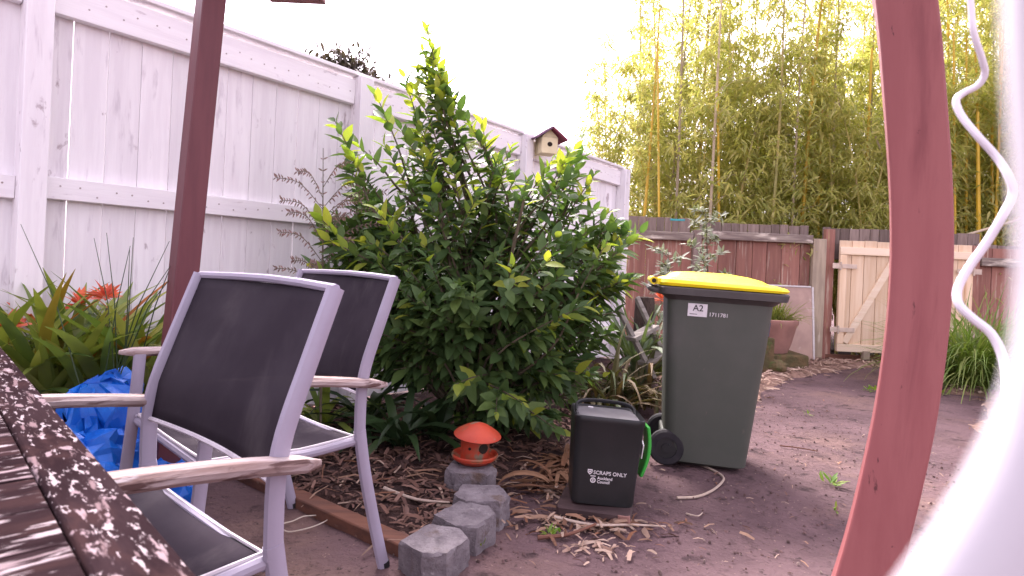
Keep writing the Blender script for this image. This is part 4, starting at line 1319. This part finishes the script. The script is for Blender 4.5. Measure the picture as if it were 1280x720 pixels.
# grey olive sapling before the brown fence
def sapling(name, label, base, top, n_br, spread, mt, leaf, tm, seed, group=None, lo=.25):
    rs = random.Random(seed)
    t = thing(name, label, 'plant', base, 0, group)
    tp_ = Vector(top) - Vector(base)
    mb = MB(); mb.tube([(0, 0, 0), tuple(tp_ * .5 + Vector((.03, 0, 0))), tuple(tp_)], [.014, .009, .003], 5)
    P, D = [], []
    for k in range(n_br):
        f = lo + (1 - lo) * k / n_br
        a = k * 2.4
        s = tp_ * f
        e = s + Vector((math.cos(a) * spread, math.sin(a) * spread, spread * .6)) * (1.1 - f * .6)
        pts = catmull([s, s.lerp(e, .5) + Vector((0, 0, .02)), e], 5)
        mb.tube(pts, .003, 4, cap=False)
        for q in pts[2:]:
            for _ in range(3):
                P.append(tuple(q)); D.append((rs.gauss(0, 1), rs.gauss(0, 1), rs.gauss(.3, .6)))
    ob('stems', mb, M['bark_light'], t)
    n = len(P)
    Rm = frames(np.array(D), np.tile([[0, -.5, 1.]], (n, 1)))
    ob('foliage', scatter('foliage', tm[0], tm[1], Rm, np.array(P), np.random.default_rng(seed).uniform(.7, 1.2, n) * leaf, mt), None, t, smooth=False, kind='stuff')
    return t
b = A(884, 400, 5.6)
sapling('olive_sapling', 'slim grey leaved sapling standing behind the yellow lid against the brown fence', (b.x, b.y, .02), tuple(A(882, 262, 5.6)), 15, .26, M['olive'], .085, OVAL, 3, lo=.3)
b = A(838, 420, 5.3)
sapling('olive_sapling', 'low grey leaved shoots behind the bin handle', (b.x, b.y, .02), tuple(A(835, 312, 5.3)), 10, .24, M['olive'], .085, OVAL, 4, lo=.35)

# ------------------------------------------------------------------ bamboo behind the brown fence
def bamboo_variant(h, seed, dense, mtc):
    rs = np.random.default_rng(seed)
    mb = MB()
    r0 = rs.uniform(.018, .030)
    lx, ly = rs.normal(0, .05), rs.normal(0, .03)
    bend = rs.uniform(.1, .5) * np.sign(rs.normal())
    nseg = int(h / .27)
    pts, rad = [], []
    def pos(z):
        f = z / h
        return Vector((lx * z + bend * f ** 3 * .9, ly * z, z))
    for i in range(nseg + 1):
        z = h * i / nseg
        r_ = r0 * (1 - .85 * i / nseg) + .002
        pts += [pos(z - .012), pos(z), pos(z + .012)]
        rad += [r_, r_ * 1.22, r_]
    mb.tube(pts, rad, 6)
    P, D = [], []
    for i in range(2, nseg):
        z = h * i / nseg
        f = z / h
        tall = h > 4.7 and z > 3.9
        k = 3 if z < 3.6 or tall else 2
        for _ in range(int(k * dense + rs.random())):
            a = rs.uniform(0, 6.283)
            ln = rs.uniform(.14, .42) if tall else rs.uniform(.25, .75) * (1.15 - .75 * f)
            e = pos(z) + Vector((math.cos(a) * ln * .8, math.sin(a) * ln * .8, ln * rs.uniform(.1, .8)))
            m_ = pos(z).lerp(e, .5) + Vector((0, 0, .05))
            mb.tube([pos(z), m_, e], .003, 3, cap=False)
            for q, nl in ((m_, 8), (e, 13)) if tall else ((m_, 7), (m_.lerp(e, .5), 9), (e, 11)):
                for _2 in range(nl):
                    P.append(tuple(q + Vector(rs.normal(0, .05 if tall else .06, 3).tolist())))
                    aa = rs.uniform(0, 6.283)
                    D.append((math.cos(aa), math.sin(aa), rs.uniform(-1.0, .25)))
    P, D = np.array(P), np.array(D)
    n = len(P)
    Rm = frames(D, np.tile([[0, 0, 1.]], (n, 1)) + rs.normal(0, .4, (n, 3)))
    leaf = scatter('foliage', LANCE[0] * [1, 1.35, 1], LANCE[1], Rm, P, rs.uniform(.085, .155, n), M['bamboo'])
    cm_ = mb.mesh('culm')
    cm_.materials.append(mtc)
    return cm_, leaf
variants = [bamboo_variant(h, 30 + i, dn, [M['culm'], M['culm'], M['culm_gold'], M['culm_grey'], M['culm'], M['culm'], M['culm_grey'], M['culm_gold']][i])
            for i, (h, dn) in enumerate(((6.2, 1.0), (6.8, 1.1), (5.6, .9), (6.4, .8), (4.5, 1.6), (3.7, 1.8), (7.0, .8), (6.0, 1.0)))]
BL = {0: 'tall leafy green bamboo stem behind the brown fence', 1: 'tallest densely leafed bamboo stem behind the brown fence', 2: 'golden stemmed bamboo behind the brown fence', 3: 'grey stemmed tall bamboo behind the brown fence',
      4: 'short bushy bamboo behind the brown fence', 5: 'lowest and thickest leafed bamboo behind the brown fence', 6: 'tall grey stemmed sparse bamboo behind the brown fence', 7: 'tall golden stemmed bamboo behind the brown fence'}
def bamboo(x, y, v, s, lab):
    t = thing('bamboo', lab, 'bamboo', (x, y, 0), random.random() * 6.28, 'bamboo stems behind the brown fence')
    t.scale = (s, s, s)
    ob('culm', variants[v][0], None, t, smooth=False)
    ob('foliage', variants[v][1], None, t, smooth=False, kind='stuff')
rb = random.Random(21)
n_b = 0
for row, (yy, n) in enumerate(((7.75, 40), (8.5, 40), (9.4, 40), (10.4, 38))):
    for k in range(n):
        px = 790 + (1470 - 790) * ((k + rb.uniform(.1, .9)) / n) ** .93
        y = yy + rb.uniform(-.3, .3)
        p = A(px, 340, y)
        v = rb.choice([0, 2, 3, 6, 4, 5, 4, 5, 4, 5, 7] if row < 2 else [0, 1, 2, 3, 6, 7, 4, 4, 4, 5])
        bamboo(p.x, y, v, rb.uniform(.85, 1.12), BL[v] + (', front row against the fence' if row < 2 else ', back row of the stand'))
for px, y, v, s in ((742, 9.0, 4, .85), (752, 9.3, 5, 1.0), (770, 9.6, 4, 1.05), (760, 8.6, 5, .8)):
    p = A(px, 340, y)
    bamboo(p.x, y, v, s, 'thin pale bamboo stem at the sparse left end of the stand')
def cane(label, a, b, r, mt='culm_gold'):
    o = ob('bamboo_cane', MB().tube([a, a.lerp(b, .33), a.lerp(b, .66), b], [r * .75, r * .75, r * .65, r * .5], 7), M[mt])
    return tag(o, label, 'bamboo cane', 'bare bamboo canes')
cane('pale broken bamboo cane sticking up left of the maroon post', A(1116, 225, 7.6), A(1094, 170, 7.6), .022, 'culm_grey')
cane('bright golden bamboo cane right of the maroon post', Vector((A(1230, 330, 7.5).x, 7.5, 0)), A(1222, 140, 7.5), .035)
cane('golden bamboo cane behind the white cable', Vector((A(1246, 330, 7.7).x, 7.7, 0)), A(1240, 150, 7.7), .028)
for q_, (pa, pb_) in enumerate(((1200, 1192), (1213, 1208), (1258, 1250), (1272, 1262))):
    cane('one of the closely spaced yellow canes right of the maroon post', Vector((A(pa, 330, 7.6 + .15 * q_).x, 7.6 + .15 * q_, 0)), A(pb_, 40, 7.6 + .15 * q_), .022)
cane('long pale cane lying across the top of the fence at the right edge', A(1196, 297, 7.15), A(1330, 258, 7.3), .020, 'culm_grey')
cane('pale yellow bamboo cane near the sparse left part of the stand', Vector((A(830, 330, 7.6).x, 7.6, 0)), A(822, 60, 7.6), .022)
cane('golden bamboo cane standing left of the maroon post', Vector((A(1078, 330, 7.9).x, 7.9, 0)), A(1090, 60, 7.9), .026)
cane('orange tinted bamboo cane in the middle of the stand', Vector((A(905, 330, 7.7).x, 7.7, 0)), A(897, 85, 7.7), .024)

# far tree over the white fence
def far_tree():
    p = A(430, 110, 9.5)
    t = thing('dark_tree', 'dark tree top showing above the white fence on the left', 'tree', (p.x, p.y, .28))
    ob('trunk', MB().tube([(0, 0, 0), (.05, 0, 1.6), (0, 0, 3.0)], [.16, .12, .05], 8).tube([(0, 0, 2.0), (-.4, 0, 2.8), (-.7, 0, 3.3)], [.06, .04, .02], 6).tube([(0, 0, 2.0), (.4, .1, 2.8), (.6, 0, 3.2)], [.06, .04, .02], 6), M['bark'], t)
    rs = np.random.default_rng(4)
    C = [(-.55, 0, 3.45, .30), (-.2, .1, 3.55, .32), (.1, -.1, 3.50, .30), (.42, 0, 3.25, .26), (0, .1, 3.1, .5), (-.5, .1, 3.0, .4), (.65, 0, 2.9, .32), (-.75, 0, 3.5, .12)]
    P = np.concatenate([np.array(c[:3]) + rs.normal(0, 1, (900, 3)) * c[3] * .5 for c in C])
    n = len(P)
    D = rs.normal(0, 1, (n, 3))
    ob('crown', scatter('crown', OVAL[0], OVAL[1], frames(D, np.tile([[0, 0, 1.]], (n, 1))), P, rs.uniform(.09, .17, n), M['dark_tree']), None, t, smooth=False, kind='stuff')
far_tree()

# ------------------------------------------------------------------ things at the back
pp = Vector((A(985, 420, 6.75).x, 6.78, 0))
pl = A(962, 440, 6.8).x; pr = A(1016, 440, 6.8).x
lp = thing('leaning_panel', 'pinkish board with a white edge leaning on the brown fence behind the terracotta pot', 'panel', ((pl + pr) / 2, 6.80, .04), rot=(R(-7), 0, 0))
ob('board_face', MB().box((-.06, 0, .40), (pr - pl + .12, .022, .80)), M['pink_panel'], lp, bevel=.002)
ob('edge_trim', MB().box(((pr - pl) / 2 + .011, -.002, .405), (.02, .03, .81)).box((-.06, -.002, .812), (pr - pl + .10, .03, .018)), M['panel_edge'], lp, bevel=.002)
pb = G(972, 452)
pot = ob('terracotta_pot', MB().lathe([(.0, .0), (.21, .0), (.245, .10), (.285, .27), (.305, .30), (.305, .34), (.275, .345), (.25, .30), (0, .29)], 26), M['pot'], loc=(A(958, 420, 6.4).x, 6.4, .165))
tag(pot, 'wide terracotta pot half hidden behind the wheelie bin', 'pot')
strap_plant('pot_plant', 'yellow green grassy plant growing in the terracotta pot', 'plant', (A(972, 420, 6.4).x, 6.4, .455), 170, .34, .012, 1.3, M['pot_grass'], None, False, seed=70, spread=1.2)
bt = A(950, 392, 6.0)
tag(ob('blue_tub', MB().lathe([(0, 0), (.05, 0), (.062, .12), (.066, .125), (.058, .12), (0, .03)], 16), M['blue_tub'], loc=(bt.x, 5.9, .37)), 'little dark blue tub beside the pot plant', 'tub')
tag(ob('brick_stand', MB().box((0, 0, .17), (.19, .10, .34)), M['rock'], bevel=.01, loc=(bt.x, 5.9, .015)), 'rough block standing behind the bin under the blue tub', 'block')
pk = A(962, 440, 6.4)
tag(ob('stone_slab', MB().box((0, 0, .07), (.62, .46, .14)), M['rock'], bevel=.02, loc=(pk.x, 6.4, .02)), 'low mossy stone slab carrying the terracotta pot', 'slab')
rk = G(968, 468)
def rock(seed, r):
    rs = random.Random(seed)
    rings = []
    for j in range(1, 8):
        ph = math.pi * j / 8
        rings.append([Vector((r * math.sin(ph) * math.cos(a) * 1.2, r * math.sin(ph) * math.sin(a), r * .7 * math.cos(ph))) * (1 + .25 * mnoise.noise(Vector((math.cos(a) * 2 + seed, math.sin(a) * 2, ph * 2)))) for a in [2 * math.pi * i / 14 for i in range(14)]])
    return MB().loft(rings)
tag(ob('mossy_rock', rock(3, .10), M['rock'], loc=(rk.x, rk.y, .08)), 'mossy brown stone on the leaf litter right of the bin', 'stone')
for i, (px, py, lab, n, L, s) in enumerate(((955, 452, 'low green weed under the terracotta pot', 40, .16, 1), (985, 462, 'low weed tuft beside the mossy stone', 36, .14, 1), (1036, 606, 'yellow green weed in the crack of the path', 16, .10, .5),
                                         (1091, 489, 'round leaved weed at the left foot of the maroon post', 22, .10, .7), (1174, 493, 'small weed just right of the maroon post', 18, .08, .7), (1010, 520, 'tiny weed in the middle of the path', 8, .06, .4), (597, 690, 'small green weed at the foot of the nearest concrete block', 14, .05, .4),
                                         (690, 672, 'yellowing weed among the swept leaves', 14, .06, .6), (1045, 640, 'tiny weed low in the path crack', 8, .05, .4))):
    p = G(px, py)
    rs = np.random.default_rng(i + 80)
    t = thing('weed', lab, 'weed', (p.x, p.y, gz(p.x, p.y) + .005), 0, 'weeds on the path')
    a = rs.uniform(0, 6.28, n); el = rs.uniform(.1, 1.3, n)
    D = np.stack([np.cos(a) * np.cos(el), np.sin(a) * np.cos(el), np.sin(el)], 1)
    ob('leaves', scatter('leaves', OVAL[0], OVAL[1], frames(D, np.tile([[0, 0, 1.]], (n, 1))), D * .01 + rs.normal(0, .35, (n, 3)) * [L * s, L * s, 0], rs.uniform(.5, 1, n) * L * .7, M['weed']), None, t, smooth=False)

gp = A(1232, 475, 6.0)
gpos = G(1228, 492)
tg = thing('grass_clump', 'bright green fountain grass clump right of the gates', 'grass', (gpos.x + .12, gpos.y + .25, .02))
mb = MB(); rs_ = random.Random(8)
for i in range(900):
    vs, fs = strap_mesh(rs_.uniform(.7, 1.15), rs_.uniform(.007, .013), rs_.uniform(.6, 2.4), rs_.uniform(-.4, .4), rs_)
    rm = Matrix.Rotation(rs_.random() * 6.283, 3, 'Z') @ Matrix.Rotation(rs_.uniform(-.35, .55), 3, 'Y')
    off = Vector((rs_.gauss(0, .13), rs_.gauss(0, .11), 0))
    mb.add([rm @ Vector(v) + off for v in vs], fs)
ob('blades', npmesh('blades', np.array([tuple(v) for v in mb.v]), np.array(mb.f), M['grass']), None, tg, smooth=False, kind='stuff')

# weathered step ladder and stump beside the bush
la = A(800, 415, 4.3)
ld = thing('wooden_ladder', 'weathered grey wooden step ladder leaning between the bush and the bin', 'ladder', (A(803, 415, 4.3).x, 4.3, 0))
o0 = Vector(ld.location)
def Lp(px, py, d):
    return A(px, py, d) - o0
ob('stile', MB().bar(Lp(772, 384, 4.4), Lp(818, 474, 4.2), .028, .085, up=(0, -1, .2)), M['grey_wood'], ld, bevel=.003)
ob('stile', MB().bar(Lp(796, 372, 4.5), Lp(838, 462, 4.35), .028, .075, up=(0, -1, .2)), M['grey_wood'], ld, bevel=.003)
ob('tread', MB().bar(Lp(788, 424, 4.28), Lp(818, 408, 4.42), .10, .03), M['grey_wood'], ld, bevel=.003)
ob('tread', MB().bar(Lp(804, 455, 4.22), Lp(830, 440, 4.36), .10, .03), M['grey_wood'], ld, bevel=.003)
sp_ = A(806, 380, 4.9)
stp = ob('tree_stump', MB().lathe([(.12, 0), (.10, .1), (.085, .4), (.08, .70), (.075, .74), (0, .745)], 14), M['bark'], loc=(sp_.x, 4.9, 0))
tag(stp, 'dark rough tree stump behind the weathered ladder', 'stump')

# dead fronds left of the caddy
for i, (px, py, rz, lab) in enumerate(((700, 612, 100, 'heap of dead brown fronds left of the black caddy'), (715, 590, 150, 'dead brown frond behind the black caddy'))):
    p = G(px, py)
    t = thing('dead_frond', lab, 'dead leaf', (p.x, p.y, .015), R(rz), 'dead fronds beside the caddy')
    mb = MB(); rs_ = random.Random(i + 3)
    for k in range(34):
        vs, fs = strap_mesh(rs_.uniform(.18, .34), rs_.uniform(.012, .028), rs_.uniform(1.4, 3.2), rs_.uniform(-1, 1), rs_)
        rm = Matrix.Rotation(rs_.uniform(-1.6, 1.6), 3, 'Z') @ Matrix.Rotation(rs_.uniform(.25, .95), 3, 'Y')
        off = Vector((rs_.gauss(0, .05), rs_.gauss(0, .05), rs_.uniform(0, .05)))
        mb.add([rm @ Vector(v) + off for v in vs], fs)
    V_ = np.array([tuple(v) for v in mb.v]); V_[:, 2] *= .55
    V_[:, 2] = np.maximum(V_[:, 2], .004 + .01 * rng.random(len(V_)))
    ob('fronds', npmesh('fronds', V_, np.array(mb.f), M['dead_frond']), None, t, smooth=False)

# birdhouse on the fence post
wp2 = onplane(661, 215, WF0, Vector((U.y, -U.x, 0)))
bh = thing('birdhouse', 'little birdhouse with a maroon roof on top of the white fence', 'birdhouse', (wp2.x + .135, wp2.y - .10, 1.885), R(20))
bh.scale = (1.12, 1.12, .95)
ob('box', MB().box((0, 0, .07), (.13, .13, .14)), M['cream'], bh, bevel=.004)
ob('gable', MB().add([(-.065, -.066, .14), (.065, -.066, .14), (0, -.066, .21), (-.065, .066, .14), (.065, .066, .14), (0, .066, .21)], [(0, 1, 2), (3, 5, 4), (0, 2, 5, 3), (1, 4, 5, 2)]), M['cream'], bh)
ob('roof', MB().bar((.0, 0, .222), (.125, 0, .118), .22, .018, up=(0, 0, 1)), M['birdhouse_roof'], bh, bevel=.002)
ob('roof', MB().bar((.006, 0, .224), (-.125, 0, .118), .22, .018, up=(0, 0, 1)), M['birdhouse_roof2'], bh, bevel=.002)
ob('entrance', MB().tube([(0, -.064, .08), (0, -.0675, .08)], .02, 12), M['hole'], bh)

tl = A(849, 274, 6.95)
tag(ob('teal_strip', MB().box((0, 0, 0), (.17, .03, .022)), M['teal'], loc=(tl.x, 7.03, tl.z - .008 + .005), bevel=.003), 'short teal plastic strip lying on top of the brown fence', 'strip')

# ------------------------------------------------------------------ white cable and blurred casing close to the lens
CB_ = [(1206, -900, .52), (1222, -600, .52), (1198, -420, .51), (1226, -230, .50), (1203, -90, .50), (1213, 0, .50), (1217, 40, .50), (1227, 72, .505), (1231, 92, .51), (1222, 107, .515), (1205, 116, .52), (1195, 126, .52), (1202, 145, .515), (1222, 170, .505), (1246, 197, .50), (1261, 222, .49), (1265, 243, .49),
       (1254, 268, .49), (1234, 302, .495), (1210, 336, .50), (1197, 362, .50), (1199, 381, .495), (1216, 398, .49), (1238, 416, .485), (1251, 440, .48), (1257, 470, .475), (1254, 510, .47), (1240, 560, .46), (1236, 620, .46), (1250, 700, .46), (1270, 800, .46), (1280, 1000, .46)]
cp = catmull([A(a, b, d) for a, b, d in CB_], 5)
tag(ob('white_cable', MB().tube(cp, [.0022 + .0013 * min(1, i / (len(cp) * .7)) for i in range(len(cp))], 10), M['cable']), 'loosely coiled white cable hanging beside the maroon post on the right', 'cable')
EDGE = [(-120, 1244), (0, 1250), (120, 1256), (240, 1264), (340, 1268), (420, 1264), (480, 1252), (540, 1230), (600, 1200), (660, 1163), (720, 1122), (800, 1060), (900, 970)]
rings = []
n = 22
for y, e in EDGE:
    wpx = 150 if y < 400 else 150 + (y - 400) * .25
    ring = []
    for k in range(n):
        a = 2 * math.pi * k / n
        ring.append(A(e + wpx - wpx * math.cos(a), y, .056 - .007 * math.sin(a)))
    rings.append(ring)
cs = ob('white_casing', MB().loft(rings), M['near_white'])
tag(cs, 'blurred smooth white casing right against the lens in the lower right corner', 'casing')
